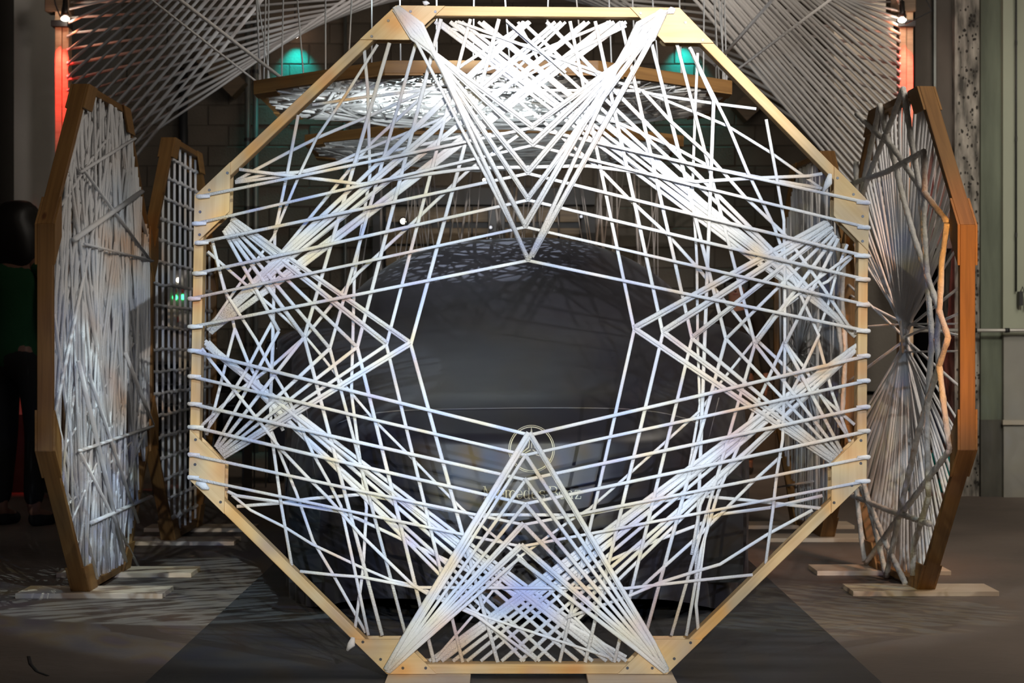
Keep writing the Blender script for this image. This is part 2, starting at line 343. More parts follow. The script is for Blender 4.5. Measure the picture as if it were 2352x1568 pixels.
MB().box(X(2302, 12.68), 6.0, 12.66, 12.70, 0.47, 0.50).build('ledge', mat('ledge_paint', (0.42, 0.37, 0.30), 0.7), wr)

# loading bay in the middle of the back wall: black posts and lintel, planked front
bay = struct('door_2', BLACK, (X(858, 17.8), X(882, 17.8), 17.7, 17.95, 0, 2.15), (X(1334, 17.8), X(1366, 17.8), 17.7, 17.95, 0, 2.15), (X(858, 17.8), X(1366, 17.8), 17.72, 17.95, 2.22 + 0.03, 2.40), (X(882, 17.8), X(1334, 17.8), 17.93, 17.95, 0, 2.3))
PLK = wood('dim_plank', (0.20, 0.145, 0.085), (0.12, 0.085, 0.05), knots=False)
for j, (z0, z1) in enumerate(((2.10, 2.24), (1.90, 2.045), (1.70, 1.88))):
    for i in range(9):
        a = X(884 + i * 50, 17.8); bevel_box('plank', a + 0.006, a + 0.19, 17.84 + rnd.uniform(0, .015), 17.88, z0, z1, PLK, bay, 0.003)
bevel_box('post_base', X(1122, 17.8), X(1160, 17.8), 17.66, 17.8, 1.55, 2.22, mat('dim_grey_metal', (0.06, 0.062, 0.065), .5, .4), bay)

# pipes on the back wall
def vpipe(p, d, z0, z1, r, m, label, cat='pipe', clamps=True):
    o = thing('pipe', (X(p, d), d, z0), label, cat)
    vs, fs = tube_vf([(0, 0, 0), (0, 0, z1 - z0)], r, 12); new_obj('tube', mesh_vf('tube', vs, fs, True), m, o)
    if clamps:
        z = 0.35
        while z < z1 - z0:
            vs, fs = tube_vf([(0, 0, z), (0, 0, z + 0.03)], r * 1.3, 12); new_obj('clamp', mesh_vf('clamp', vs, fs), BLACK, o); z += 0.62
    return o
vpipe(569, 17.8, 0, 3.95, 0.025, STEEL, 'grey steel pipe on the block wall, left of a close pair')
vpipe(587, 17.8, 0, 3.95, 0.025, STEEL, 'grey steel pipe on the block wall, right of a close pair')
vpipe(421, 17.85, 1.70, 3.5, 0.04, BLACK, 'black drainpipe behind the grid-woven octagon', clamps=False)
vpipe(793, 17.9, 0, 4.1, 0.015, STEEL, 'thin grey conduit on the block wall beside the teal light', clamps=False)
vpipe(2334, 12.64, 1.33, 4.2, 0.006, BLACK, 'thin black conduit on the pale green wall', 'conduit')
hp = thing('pipe', (X(2240, 12.6), 12.6, 1.08), 'horizontal grey pipe crossing the right-hand columns', 'pipe')
vs, fs = tube_vf([(-.5, 0, 0), (1.2, 0, 0)], 0.012, 12); new_obj('tube', mesh_vf('tube', vs, fs, True), mat('pale_pipe', (0.45, 0.43, 0.4), 0.4, 0.3), hp)
for x in (0.19, -0.02): vs, fs = tube_vf([(x, 0, 0), (x + .03, 0, 0)], 0.015, 12); new_obj('coupling', mesh_vf('coupling', vs, fs, True), BLACK, hp)
sh = MB().box(-.012, .012, -.03, .03, -.04, .05); vs, fs = tube_vf([(0, 0, .04), (.01, -.02, .08), (0.03, -.02, .02), (.03, 0, -.06)], .005, 6); sh.add(vs, fs)
sb = sh.build('switch_box', BLACK); sb.location = (X(2345, 12.6), 12.62, 1.28); tag(sb, 'small black switch hanging on the pale green wall', 'switch')
# brace high on the left of the back wall
bo = bpy.data.objects.new
br = MB(); v0, v1 = px(462, 120, 17.6), px(548, 205, 17.6); dd = (v1 - v0).normalized(); nn = Vector((-dd.z, 0, dd.x))
q = [v0 + nn * .09, v1 + nn * .09, v1 - nn * .09, v0 - nn * .09]
br.add([p for p in q] + [p + Vector((0, .25, 0)) for p in q], [(0, 1, 2, 3), (7, 6, 5, 4), (0, 4, 5, 1), (1, 5, 6, 2), (2, 6, 7, 3), (3, 7, 4, 0)])
tag(br.build('roof_brace', wood('dark_beam', (0.10, 0.062, 0.03), (0.06, 0.038, 0.02), False)), 'dark wooden roof brace leaning on the block wall beside the pipes', 'beam')
br = MB(); v0, v1 = px(1800, 170, 17.6), px(1700, 260, 17.6); dd = (v1 - v0).normalized(); nn = Vector((-dd.z, 0, dd.x))
q = [v0 + nn * .09, v1 + nn * .09, v1 - nn * .09, v0 - nn * .09]
br.add([p for p in q] + [p + Vector((0, .25, 0)) for p in q], [(0, 1, 2, 3), (7, 6, 5, 4), (0, 4, 5, 1), (1, 5, 6, 2), (2, 6, 7, 3), (3, 7, 4, 0)])
tag(br.build('roof_brace', MATS['dark_beam']), 'dark wooden roof brace behind the right-hand web of yarn', 'beam')

# dark mat under the car
MAT_ = mat('black_carpet', (0.082, 0.080, 0.084), 0.5, noise_amt=0.55, scale=3.0, bump=0.6, bscale=420, stretch=(0.35, 1.6, 1))
mo = bevel_box('floor_mat', -1.075, 1.085, 3.6, 13.4, 0.0, 0.006, MAT_, None, 0.002)
tag(mo, 'long black carpet laid under the covered car', 'carpet')
def scuff(pts, m, nm, label):
    vs, fs = tube_vf([(x, y, 0.0005) for x, y in pts], 0.006, 6, 0.15); tag(new_obj(nm, mesh_vf(nm, vs, fs, True), m), label, 'mark')
def fl(x, y): d = F / (y - CY); return ((x - CX) * d / F, d)
scuff([fl(66, 1507), fl(70, 1525), fl(85, 1542), fl(110, 1552)], BLACK, 'floor_scuff', 'curved black scuff on the concrete in the near left corner')
# ---------------------------------------------------------------- front octagon
D0 = 5.81
FP = Plane((0, D0, 1.0), (1, 0, 0), (0, 0, 1), (0, -1, 0))
def fp(x, y): return ((x - CX) * D0 / F, -(y - CY) * D0 / F)
front = thing('string_octagon', (0.05, D0, 0.02), 'large pine octagon with a star web of white yarn, standing in front of the car', 'string frame')
OV = [fp(*p) for p in [(909, 13), (1560, 18), (1995, 463), (1990, 1100), (1532, 1547), (889, 1547), (434, 1100), (447, 450)]]
IV = inset(OV, 0.0285)
for i in range(8): member(front, FP, OV[i], OV[(i + 1) % 8], IV[i], IV[(i + 1) % 8], -0.057, 0.0, PINE)
for i in range(8):
    gusset(front, FP, OV, i, 0.147, 0.0, 0.009)
    gusset(front, FP, OV, i, 0.147, -0.057, -0.009, False)
for x0, x1 in ((891, 1081), (1347, 1546)):
    bevel_box('base_board', X(x0, D0), X(x1, D0), 5.42, 6.10, 0.0, 0.018, PALE, front, 0.001)
R1_ = 0.0047
NS = [0]
def S(pts, r=1.0, w=None, dbl=0, over=False, j=0.0):
    """A length of yarn of the front web; pts are where it runs in the octagon's plane, read off the photograph."""
    NS[0] += 1
    w = rnd.uniform(-0.040, -0.010) if w is None else w
    P = []
    for k, p in enumerate(pts):
        ww = w[k] if isinstance(w, (list, tuple)) else w
        u, v = fp(*p); P.append(FP.P(u, v, ww))
    rr = R1_ * r * rnd.uniform(0.88, 1.1)
    Q = [P[0]]
    for a, b in zip(P[:-1], P[1:]):
        n = max(1, int((b - a).length / 0.45))
        for k in range(1, n + 1): Q.append(a.lerp(b, k / n) + (Vector((0, 0, -0.0012)) if k < n else Vector()))
    strand('yarn_strand', Q, rr, YARN, front, 8, 0.62)
    if dbl:
        off = Vector((rnd.uniform(-1, 1) * .4, -0.5, rnd.uniform(.6, 1))).normalized() * rr * 1.5
        strand('yarn_strand', [q + off for q in Q], rr, YARN, front, 8, 0.62)
LEFTP = [(461, 452), (453, 514), (458, 558), (454, 628), (440, 686), (445, 750)]
RIGHTP = [(1988, 466), (1990, 523), (1983, 588), (1986, 642), (1988, 700), (1988, 760)]
TOPN = [(1222, 293), (1224, 333), (1213, 398), (1213, 459), (1207, 521), (1213, 598)]
LEFTB = [(443, 805), (441, 864), (443, 927), (447, 980), (438, 1043), (436, 1095)]
RIGHTB = [(1989, 817), (1989, 874), (1988, 934), (1991, 989), (1990, 1049), (1985, 1104)]
BOTN = [(1217, 999), (1207, 1045), (1207, 1102), (1207, 1157), (1203, 1205), (1198, 1255)]
for L, N_, Rr in list(zip(LEFTP, TOPN, RIGHTP)) + list(zip(LEFTB, BOTN, RIGHTB)):
    on = 0.017
    S([L, N_, Rr], 1.12, [on, -0.004, on])
    for p, s in ((L, -1), (Rr, 1)):       # knot and tail where the yarn turns round the frame
        u, v = fp(*p); a = FP.P(u, v, on); u2 = fp(434 if s < 0 else 1996, p[1])[0]
        if abs(u2 - u) > .02: u2 = u + s * .012
        strand('yarn_knot', [a + Vector((s * -.03, 0, 0)), a + Vector((0, -.002, 0)), Vector((u2, D0 - .004, a.z)), Vector((u2 + s * .003, D0 + .03, a.z - .002)), Vector((u2, D0 + .06, a.z))], [R1_ * .9, R1_ * 1.6, R1_ * 1.3, R1_ * 1.1, R1_ * .6], YARN, front, 7, 0.8)
for k, n in enumerate(TOPN):              # V-shaped pulls from the top corners
    S([(905 + k * 2, 24), (946 + k * 5, 90 - k * 5), n], 1.25 if k > 2 else 1.15, [0.014, 0.016, 0.0], dbl=1)
    S([(1528 - k * 2, 32), (1500 - k * 8, 92 - k * 6), n], 1.35, [0.014, 0.018, 0.0], dbl=1)
S([(906, 26), (958, 100), (1213, 590)], 1.1, [.016, .018, .002]); S([(1526, 34), (1494, 96), (1222, 590)], 1.5, [.016, .02, .002], dbl=1)
S([(1524, 34), (1486, 92), (1215, 455)], 1.2, [.016, .02, .002], dbl=1)
for k, n in enumerate(BOTN + [(1191, 1283)]):
    S([(889 + k, 1541), (930 + k * 4, 1470 + k * 3), n], 1.2 if k else 1.5, [0.014, 0.016, 0.0], dbl=1 if k in (0, 4, 5) else 0)
    S([(1532 - k, 1541), (1500 - k * 5, 1478 + k * 3), n], 1.3, [0.014, 0.016, 0.0], dbl=1 if k in (0, 2, 5) else 0)
LN = [(943, 791), (887, 792), (820, 797), (757, 800), (698, 774), (640, 760)]
RN = [(1457, 757), (1523, 765), (1590, 777), (1668, 778), (1735, 790), (1804, 790)]
for k in range(6):                        # pulls from behind the side plates
    S([(531 - k * 4, 503 + k * 5), LN[k]], 1.25, [-.02, -.006], dbl=k < 2)
    S([(512 - k * 4, 1052 - k * 5), LN[k]], 1.2, [-.02, -.006], dbl=k < 1)
    S([(1903 + k * 5, 512 + k * 7), RN[k]], 1.3, [-.02, -.006], dbl=k < 3)
    S([(1911 + k * 5, 1062 - k * 5), RN[k]], 1.2, [-.02, -.006], dbl=k < 2)
# near-vertical lengths
for a, n, b in [((1146, 40), LN[0], (1143, 1524)), ((1080, 40), LN[1], (1062, 1524)), ((1012, 40), LN[2], (996, 1524)), ((957, 85), LN[3], (930, 1460)), ((893, 95), LN[4], (876, 1462)),
                ((1310, 45), RN[0], (1286, 1524)), ((1368, 45), RN[1], (1345, 1524)), ((1428, 45), RN[2], (1412, 1524)), ((1499, 98), RN[3], (1484, 1462)), ((1557, 98), RN[4], (1544, 1462)), ((1586, 105), (1640, 230), (1600, 1340)) ]:
    S([a, n, b], 1.25, [-.03, -.008, -.03])
V = [[(866, 100), (792, 217), (726, 314), (690, 390), (626, 543), (542, 660), (475, 757)],
     [(835, 112), (843, 204), (848, 400), (812, 632), (808, 790), (805, 902), (822, 1035), (840, 1168), (832, 1310), (810, 1472)],
     [(683, 262), (657, 400), (629, 533), (626, 709), (625, 790), (619, 923), (620, 990), (644, 1163), (668, 1300)],
     [(626, 709), (624, 800), (619, 923)], [(620, 990), (647, 1060), (677, 1132), (716, 1244), (762, 1321), (838, 1456)],
     [(485, 548), (514, 668), (586, 780), (619, 844), (660, 913), (685, 971), (718, 1043), (754, 1107), (782, 1163), (808, 1283), (845, 1460)],
     [(475, 577), (565, 655), (629, 709), (700, 773)], [(1280, 245), (1075, 390), (942, 515), (820, 627), (700, 772), (619, 844), (542, 900), (458, 980)],
     [(626, 735), (596, 790), (568, 844), (532, 902), (476, 984)], [(482, 560), (520, 690), (535, 755), (526, 790), (491, 928), (470, 1000)],
     [(535, 755), (565, 831), (600, 900), (647, 990)], [(462, 800), (481, 826), (540, 900), (573, 941), (609, 987), (647, 1035), (703, 1094), (751, 1142), (830, 1230), (884, 1283), (947, 1344), (986, 1367), (1095, 1415), (1230, 1515)],
     [(519, 1130), (540, 1140), (642, 1155), (774, 1176), (820, 1193), (1034, 1293), (1139, 1347), (1197, 1372), (1330, 1450), (1440, 1512)],
     [(540, 1165), (642, 1157), (711, 1147), (830, 1137), (1085, 1184), (1340, 1185), (1430, 1168), (1600, 1140), (1715, 1150), (1895, 1170)],
     [(530, 1138), (573, 1173), (655, 1214), (716, 1252), (820, 1301), (897, 1334), (953, 1347), (1100, 1413), (1180, 1440), (1400, 1512)],
     [(688, 1313), (762, 1321), (830, 1326), (955, 1350), (1220, 1351), (1440, 1352), (1530, 1342), (1600, 1334), (1730, 1321)],
     [(1300, 1420), (1440, 1372), (1516, 1339), (1600, 1313), (1655, 1297), (1766, 1227), (1868, 1172)],
     [(1473, 1352), (1516, 1313), (1610, 1229), (1676, 1163), (1730, 1109), (1797, 1048)],
     [(1000, 1515), (1200, 1375), (1394, 1293), (1475, 1257), (1610, 1206), (1655, 1183), (1771, 1168), (1893, 1140)],
     [(629, 709), (705, 780), (741, 823), (787, 882), (861, 969), (942, 1050), (999, 1109), (1060, 1170), (1136, 1234), (1197, 1283), (1300, 1400), (1415, 1515)],
     [(1783, 722), (1733, 785), (1651, 887), (1612, 942), (1529, 1017), (1434, 1101), (1355, 1170), (1312, 1196), (1191, 1283), (1100, 1400), (1000, 1515)],
     [(1735, 785), (1781, 722), (1855, 709 - 40), (1906, 645), (1962, 589)],
     [(1002, 58), (1050, 64), (1220, 102), (1330, 155), (1465, 200), (1600, 255), (1674, 286), (1773, 347), (1900, 437)],
     [(715, 238), (820, 222), (980, 203), (1215, 204), (1460, 205), (1524, 217), (1646, 235), (1740, 247)],
     [(548, 388), (608, 396), (830, 422), (973, 400), (1085, 385), (1350, 380), (1450, 392), (1600, 416), (1738, 408), (1858, 403), (1890, 398)],
     [(1475, 205), (1539, 275), (1625, 352), (1712, 451), (1804, 538), (1891, 658), (1957, 757)],
     [(1300, 240), (1415, 277), (1552, 337), (1640, 385), (1780, 412), (1898, 432)],
     [(1175, 215), (1383, 390), (1445, 454), (1536, 538), (1610, 620), (1733, 773), (1822, 856), (1886, 907), (1967, 976)],
     [(1588, 110), (1610, 158), (1674, 286), (1717, 390), (1779, 518), (1804, 589), (1817, 625), (1883, 770), (1850, 841), (1800, 940)],
     [(1605, 118), (1600, 230), (1593, 428), (1603, 594), (1605, 790), (1610, 930), (1590, 1050), (1577, 1124)],
     [(1761, 273), (1784, 400), (1802, 505), (1804, 645), (1804, 831), (1799, 1010), (1786, 1086), (1776, 1176), (1760, 1295)],
     [(1804, 785), (1784, 831), (1743, 923), (1694, 1035), (1651, 1132), (1612, 1265), (1578, 1462)],
     [(1883, 780), (1916, 902), (1957, 1015)], [(1804, 785), (1850, 844), (1888, 908), (1946, 996)], [(1883, 762), (1906, 696), (1929, 612), (1950, 560)],
     [(1735, 785), (1817, 690), (1880, 640), (1962, 580)], [(1590, 1275), (1610, 1060 + 100), (1640, 1100), (1600, 1330 + 60), (1606, 1460)],
     [(540, 412), (583, 388), (660, 347), (726, 314), (830, 270), (1000, 195), (1200, 130), (1405, 45)],
     [(537, 418), (640, 404), (774, 371), (830, 345), (1037, 260), (1250, 150), (1440, 56)],
     [(1215, 45), (1062, 145), (970, 217), (851, 326), (790, 400), (626, 600), (475, 750)],
     [(537, 415), (610, 398), (700, 392), (820, 362), (1060, 310), (1175, 303)]]
for p in V: S(p, 1.05)
def fan(src, tops, y, n2=1, thick=1.1):
    for i, t in enumerate(tops):
        a = i / max(1, len(tops) - 1)
        s = (src[0] + rnd.uniform(-6, 8), src[1] + (a - .5) * 16)
        mid = ((s[0] * .78 + t * .22) + rnd.uniform(-5, 5), (s[1] * .78 + y * .22) + rnd.uniform(-14, 14))
        S([s, mid, (t, y)], thick, [-.03, rnd.uniform(-.03, -.005), -.035])
fan((474, 757), [1203, 1218, 1276, 1290, 1345, 1355, 1399, 1412, 1428, 1440], 46, thick=1.25)
fan((1970, 765), [998, 1010, 1033, 1044, 1060, 1098, 1108, 1164, 1200, 1256], 46, thick=1.3)
fan((472, 790), [1205, 1240, 1275, 1328, 1362, 1394, 1410, 1425, 1440], 1522, thick=1.3)
fan((1968, 800), [985, 1000, 1014, 1040, 1072, 1104, 1152, 1195, 1228], 1522, thick=1.3)
for a, b in [((1050, 46), (1389, 168)), ((1190, 46), (1240, 140)), ((1164, 46), (1300, 165)), ((1300, 46), (1160, 180))]: S([a, b], 1.0)
for x, y, t in ((812, 1462, (798, 1492)), (1530, 30, (1550, 22)), (452, 1108, (482, 1122)), (1905, 400, (1890, 440)), (975, 12, (978, 4))):   # loose yarn ends
    u, v = fp(x, y); u2, v2 = fp(*t)
    strand('yarn_end', [FP.P(u, v, .012), FP.P((u + u2) / 2 + .004, (v + v2) / 2, .018), FP.P(u2, v2, .012)], [.006, .012, .004], YARN, front, 7, .6)

# ---------------------------------------------------------------- side octagons
def side_octagon(x0, y0, x1, y1, n, label, h=1.0, extra_boards=True):
    O = ((x0 + x1) / 2, (y0 + y1) / 2, 1.0 + 0.02 + (h - 1) * 1.0)
    pl = Plane(O, (x1 - x0, y1 - y0, 0), (0, 0, 1), n)
    pl.N = Vector((pl.U.y, -pl.U.x, 0)) * (1 if n[0] > 0 else -1)
    t = thing('string_octagon', (O[0], O[1], 0.02), label, 'string frame', )
    ov = octo(h); iv = inset(ov, 0.0285)
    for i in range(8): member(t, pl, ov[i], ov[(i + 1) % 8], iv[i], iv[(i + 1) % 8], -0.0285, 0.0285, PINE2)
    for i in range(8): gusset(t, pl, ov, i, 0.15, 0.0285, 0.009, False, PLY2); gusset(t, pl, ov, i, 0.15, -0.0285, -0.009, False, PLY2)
    for s in (-1, 1):
        yc = O[1] + s * 0.345; xc = O[0] + pl.U.x * s * 0.345
        sh = 0.045 if n[0] > 0 else -0.008
        bevel_box('base_board', xc + sh - 0.288, xc + sh + 0.288, yc - 0.125, yc + 0.125, 0.0, 0.02, PALE, t, 0.001)
    return t, pl, ov, iv
def perim(iv, s):
    """Point at fraction s of the inner outline."""
    n = len(iv); L = [math.dist(iv[i], iv[(i + 1) % n]) for i in range(n)]; s = (s % 1.0) * sum(L)
    for i in range(n):
        if s <= L[i]: a, b = iv[i], iv[(i + 1) % n]; q = s / L[i]; return (a[0] + (b[0] - a[0]) * q, a[1] + (b[1] - a[1]) * q)
        s -= L[i]
    return iv[0]
def yarn(t, pl, pts, r, w0, w1=None, m=None, name='yarn_strand', sides=6, tw=0.0):
    w1 = w0 if w1 is None else w1; n = len(pts)
    return strand(name, [pl.P(p[0], p[1], w0 + (w1 - w0) * k / max(1, n - 1)) for k, p in enumerate(pts)], r, m or YARN, t, sides, 0.7 if name == 'yarn_strand' else 1.0, tw)
def x_on(iv, u, top):
    """v where the inner outline meets the vertical line at u."""
    best = None
    for i in range(8):
        a, b = iv[i], iv[(i + 1) % 8]
        if (a[0] - u) * (b[0] - u) <= 0 and abs(a[0] - b[0]) > 1e-6:
            v = a[1] + (b[1] - a[1]) * (u - a[0]) / (b[0] - a[0]); best = v if best is None else (max(best, v) if top else min(best, v))
    return best if best is not None else (0.4 if top else -0.4)
# left near: dense haphazard weave
L1, l1, ov, iv = side_octagon(-1.70, 7.13, -1.70, 9.13, (1, 0, 0), 'pine octagon densely woven with haphazard white yarn, nearer of the left pair')
for k in range(205):
    u0 = rnd.uniform(-.95, .95); u1 = max(-.95, min(.95, u0 + rnd.gauss(0, .55)))
    if k % 5 == 0: a, b = perim(iv, rnd.random()), perim(iv, rnd.random())
    else: a, b = (u0, x_on(iv, u0, True)), (u1, x_on(iv, u1, False))
    w = rnd.uniform(-.028, .028); mid = ((a[0] + b[0]) / 2 + rnd.uniform(-.04, .04), (a[1] + b[1]) / 2)
    yarn(L1, l1, [a, mid, b], rnd.uniform(.0045, .008), w, rnd.uniform(-.028, .028))
for a, b, r in (((165, 395), (292, 318), .009), ((150, 640 - 90), (308, 440), .014), ((168, 385), (330, 600), .008), ((160, 830), (270, 1290), .010), ((270, 810), (355, 970), .009), ((175, 560), (338, 600), .007), ((162, 1035), (350, 975), .009), ((190, 1200), (330, 1140), .011), ((185, 860), (300, 1200), .008), ((165, 1040), (300, 1300), .007)):
    A_, B_ = l1.from_px(*a), l1.from_px(*b); yarn(L1, l1, [(max(-.96, min(.96, A_[0])), A_[1]), (max(-.96, min(.96, B_[0])), B_[1])], r, .034)
# left far: grid weave
L2, l2, ov, iv = side_octagon(-1.705, 9.14, -1.705, 11.14, (1, 0, 0), 'pine octagon woven as a square grid of white yarn, farther of the left pair')
for i in range(12):
    u = -.90 + i * 1.8 / 11
    for dx in (-.004, .004): yarn(L2, l2, [(u + dx, x_on(iv, u, True)), (u + dx * 1.6 + rnd.uniform(-.004, .004), .0), (u + dx, x_on(iv, u, False))], .0048, dx * .25)
def h_on(iv, v):
    us = []
    for i in range(8):
        a, b = iv[i], iv[(i + 1) % 8]
        if (a[1] - v) * (b[1] - v) <= 0 and abs(a[1] - b[1]) > 1e-6: us.append(a[0] + (b[0] - a[0]) * (v - a[1]) / (b[1] - a[1]))
    return (min(us), max(us)) if us else (-.9, .9)
for i in range(18):
    v = -.90 + i * 1.8 / 17; a, b = h_on(iv, v); n = 40; pts = []; rs = []
    for k in range(n + 1):
        u = a + (b - a) * k / n; pts.append(l2.P(u, v + rnd.uniform(-.005, .005), rnd.uniform(-.003, .005)))
        rs.append(.0075 if abs(((u + .9) / (1.8 / 11) + .5) % 1 - .5) > .16 else rnd.uniform(.010, .014))
    strand('yarn_strand', pts, rs, YARN, L2, 6, 0.9)
# right near: every length runs through one hub; thick rope zigzags over it
Rn, r1, ov, iv = side_octagon(1.675, 7.2, 1.575, 9.2, (-1, 0, 0), 'pine octagon with yarn radiating from a hub and thick rope, nearer right')
hub = (r1.from_px(2079, 778)[0], 0.0)
N1 = 128
for k in range(N1):
    s = k / N1; p = perim(iv, s)
    dx = abs(p[0]); dens = 1.0 if abs(p[1]) > .5 else .45
    if rnd.random() > dens: continue
    q = (hub[0] + rnd.uniform(-.022, .022) + p[0] * .012, hub[1] + .03 * (1 if p[1] > 0 else -1) + rnd.uniform(-.03, .03))
    yarn(Rn, r1, [p, ((p[0] * .9 + q[0] * .1), p[1] * .9 + q[1] * .1), q], rnd.uniform(.0055, .0075), rnd.uniform(-.02, .006), rnd.uniform(-.008, .008))
yarn(Rn, r1, [(hub[0] - .03, hub[1] - .06), (hub[0] - .01, hub[1] - .02), (hub[0] + .01, hub[1] + .03), (hub[0] + .02, hub[1] + .07)], .02, .0, name='hub_wrap', m=ROPE, sides=8)
RP = [[(1991, 262), (2029, 299), (2074, 337), (2125, 410), (2164, 462), (2202, 509)], [(1972, 425), (2060, 395), (2148, 348)], [(2148, 348), (2150, 420), (2147, 505), (2156, 640), (2167, 780), (2155, 958), (2159, 1140)],
      [(2100, 203), (2075, 270), (2048, 333), (2020, 400), (1999, 459)], [(2045, 241), (2060, 310), (2079, 371), (2098, 450), (2125, 544), (2165, 660), (2205, 775)], [(2205, 775), (2170, 880), (2136, 990), (2098, 1150), (2060, 1322)],
      [(2100, 203), (2117, 314), (2140, 440), (2150, 560)], [(2203, 513), (2190, 600), (2186, 693), (2178, 780), (2185, 850), (2196, 940), (2209, 1033)], [(2209, 1033), (2150, 1110), (2080, 1200), (2013, 1292)],
      [(1977, 1136), (2060, 1170), (2163, 1203)], [(1993, 1057), (2020, 1160), (2060, 1322)], [(1989, 371), (1990, 520), (1992, 700)], [(1991, 1100), (2030, 1180), (2060, 1250), (2105, 1340)], [(2045, 241), (2010, 400), (1997, 470)],
      [(2160, 1140), (2125, 1250), (2122, 1320)], [(1985, 1070), (1995, 1180), (2009, 1288)], [(1946, 560), (1952, 640), (1946, 740), (1958, 830), (1948, 980)], [(1962, 560), (1955, 680), (1964, 800), (1956, 960)]]
for p in RP:
    q = [r1.from_px(*a) for a in p]; pts = [r1.P(q[0][0], q[0][1], .045)]
    for a, b in zip(q[:-1], q[1:]):
        n = max(2, int(math.dist(a, b) / .035))
        for k in range(1, n + 1): pts.append(r1.P(a[0] + (b[0] - a[0]) * k / n, a[1] + (b[1] - a[1]) * k / n, .045))
    rs = [.0125 * (1 + .10 * math.sin(i * 2.2)) for i in range(len(pts))]
    strand('rope', pts, rs, ROPE, Rn, 8, 1.0, 0.55)
# right far: curtain of vertical yarn with a small starburst
R2, r2, ov, iv = side_octagon(1.62, 9.3, 1.53, 11.3, (-1, 0, 0), 'pine octagon strung with vertical yarn and a small starburst, farther of the right pair', 0.975)
for k in range(150):
    u0 = rnd.uniform(-.93, .93); u1 = max(-.93, min(.93, u0 + rnd.gauss(0, .07)))
    yarn(R2, r2, [(u0, x_on(iv, u0, True)), ((u0 + u1) / 2 + rnd.uniform(-.03, .03), rnd.uniform(-.3, .3)), (u1, x_on(iv, u1, False))], rnd.uniform(.0045, .008), rnd.uniform(-.025, .01), rnd.uniform(-.025, .01))
hc = r2.from_px(1848, 812)
for k in range(30):
    a = 2 * math.pi * k / 30 + rnd.uniform(-.05, .05); L = rnd.uniform(.32, .6)
    yarn(R2, r2, [(hc[0], hc[1]), (hc[0] + L * math.cos(a) * 1.0, hc[1] + L * .75 * math.sin(a))], .005, .03, .012)
for p in ([(1790, 1120), (1880, 1105)], [(1795, 905), (1890, 860)], [(1800, 560), (1900, 520)]):
    yarn(R2, r2, [r2.from_px(*a) for a in p], .008, .03)
# ---------------------------------------------------------------- octagons hung level above the car
CURT = mat('brownish_yarn', (0.34, 0.29, 0.26), .8)  # darker and browner than the other yarn
HYARN = mat('hanging_yarn', (0.62, 0.61, 0.60), 0.6)
FOIL = mat('crumpled_film', (0.85, 0.88, 0.9), 0.25, 0.75, bump=1.0, bscale=30)
def hung(cx, cy, z, label, nl, foil, rot=0.0):
    t = thing('hanging_octagon', (cx, cy, z), label, 'string frame')
    pl = Plane((cx, cy, z), (math.cos(rot), math.sin(rot), 0), (-math.sin(rot), math.cos(rot), 0), (0, 0, -1))
    ov = octo(1.0); iv = inset(ov, 0.03)
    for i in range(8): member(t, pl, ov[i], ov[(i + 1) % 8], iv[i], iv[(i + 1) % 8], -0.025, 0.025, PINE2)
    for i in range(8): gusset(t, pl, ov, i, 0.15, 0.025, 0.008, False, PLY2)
    for k in range(nl):
        s = rnd.random(); a = perim(iv, s); b = perim(iv, s + rnd.uniform(.22, .5))
        m = ((a[0] + b[0]) / 2, (a[1] + b[1]) / 2)
        sag = rnd.uniform(0.0, .05)
        strand('yarn_strand', [pl.P(*a, rnd.uniform(0, .03)), pl.P(*m, .02 + sag), pl.P(*b, rnd.uniform(0, .03))], rnd.uniform(.005, .009), HYARN, t, 5, 0.6)
    if foil:                              # crumpled translucent film lying on the yarn
        bm = bmesh.new(); bmesh.ops.create_grid(bm, x_segments=26, y_segments=26, size=.84)
        for v in bm.verts: v.co.z = noise.noise(v.co * 6.0) * .03 + noise.noise(v.co * 17) * .012
        bmesh.ops.delete(bm, geom=[v for v in bm.verts if abs(v.co.x) + abs(v.co.y) > 1.15 or v.co.y < .22], context='VERTS')
        me = bpy.data.meshes.new('film_sheet'); bm.to_mesh(me); bm.free(); o = new_obj('film_sheet', me, FOIL, t); o.location = (-.1, .0, -.0)
    return t, pl, ov
H1, h1, ovh = hung(-0.08, 8.6, 2.07, 'level pine octagon with tangled yarn and bright film, hung above the car bonnet', 170, True, 0.0)
H2, h2, ov2 = hung(-0.10, 10.75, 2.07, 'level pine octagon of dim tangled yarn, hung behind the bright one', 150, False, 0.02)
WEBY = mat('web_yarn', (0.72, 0.69, 0.67), .85)
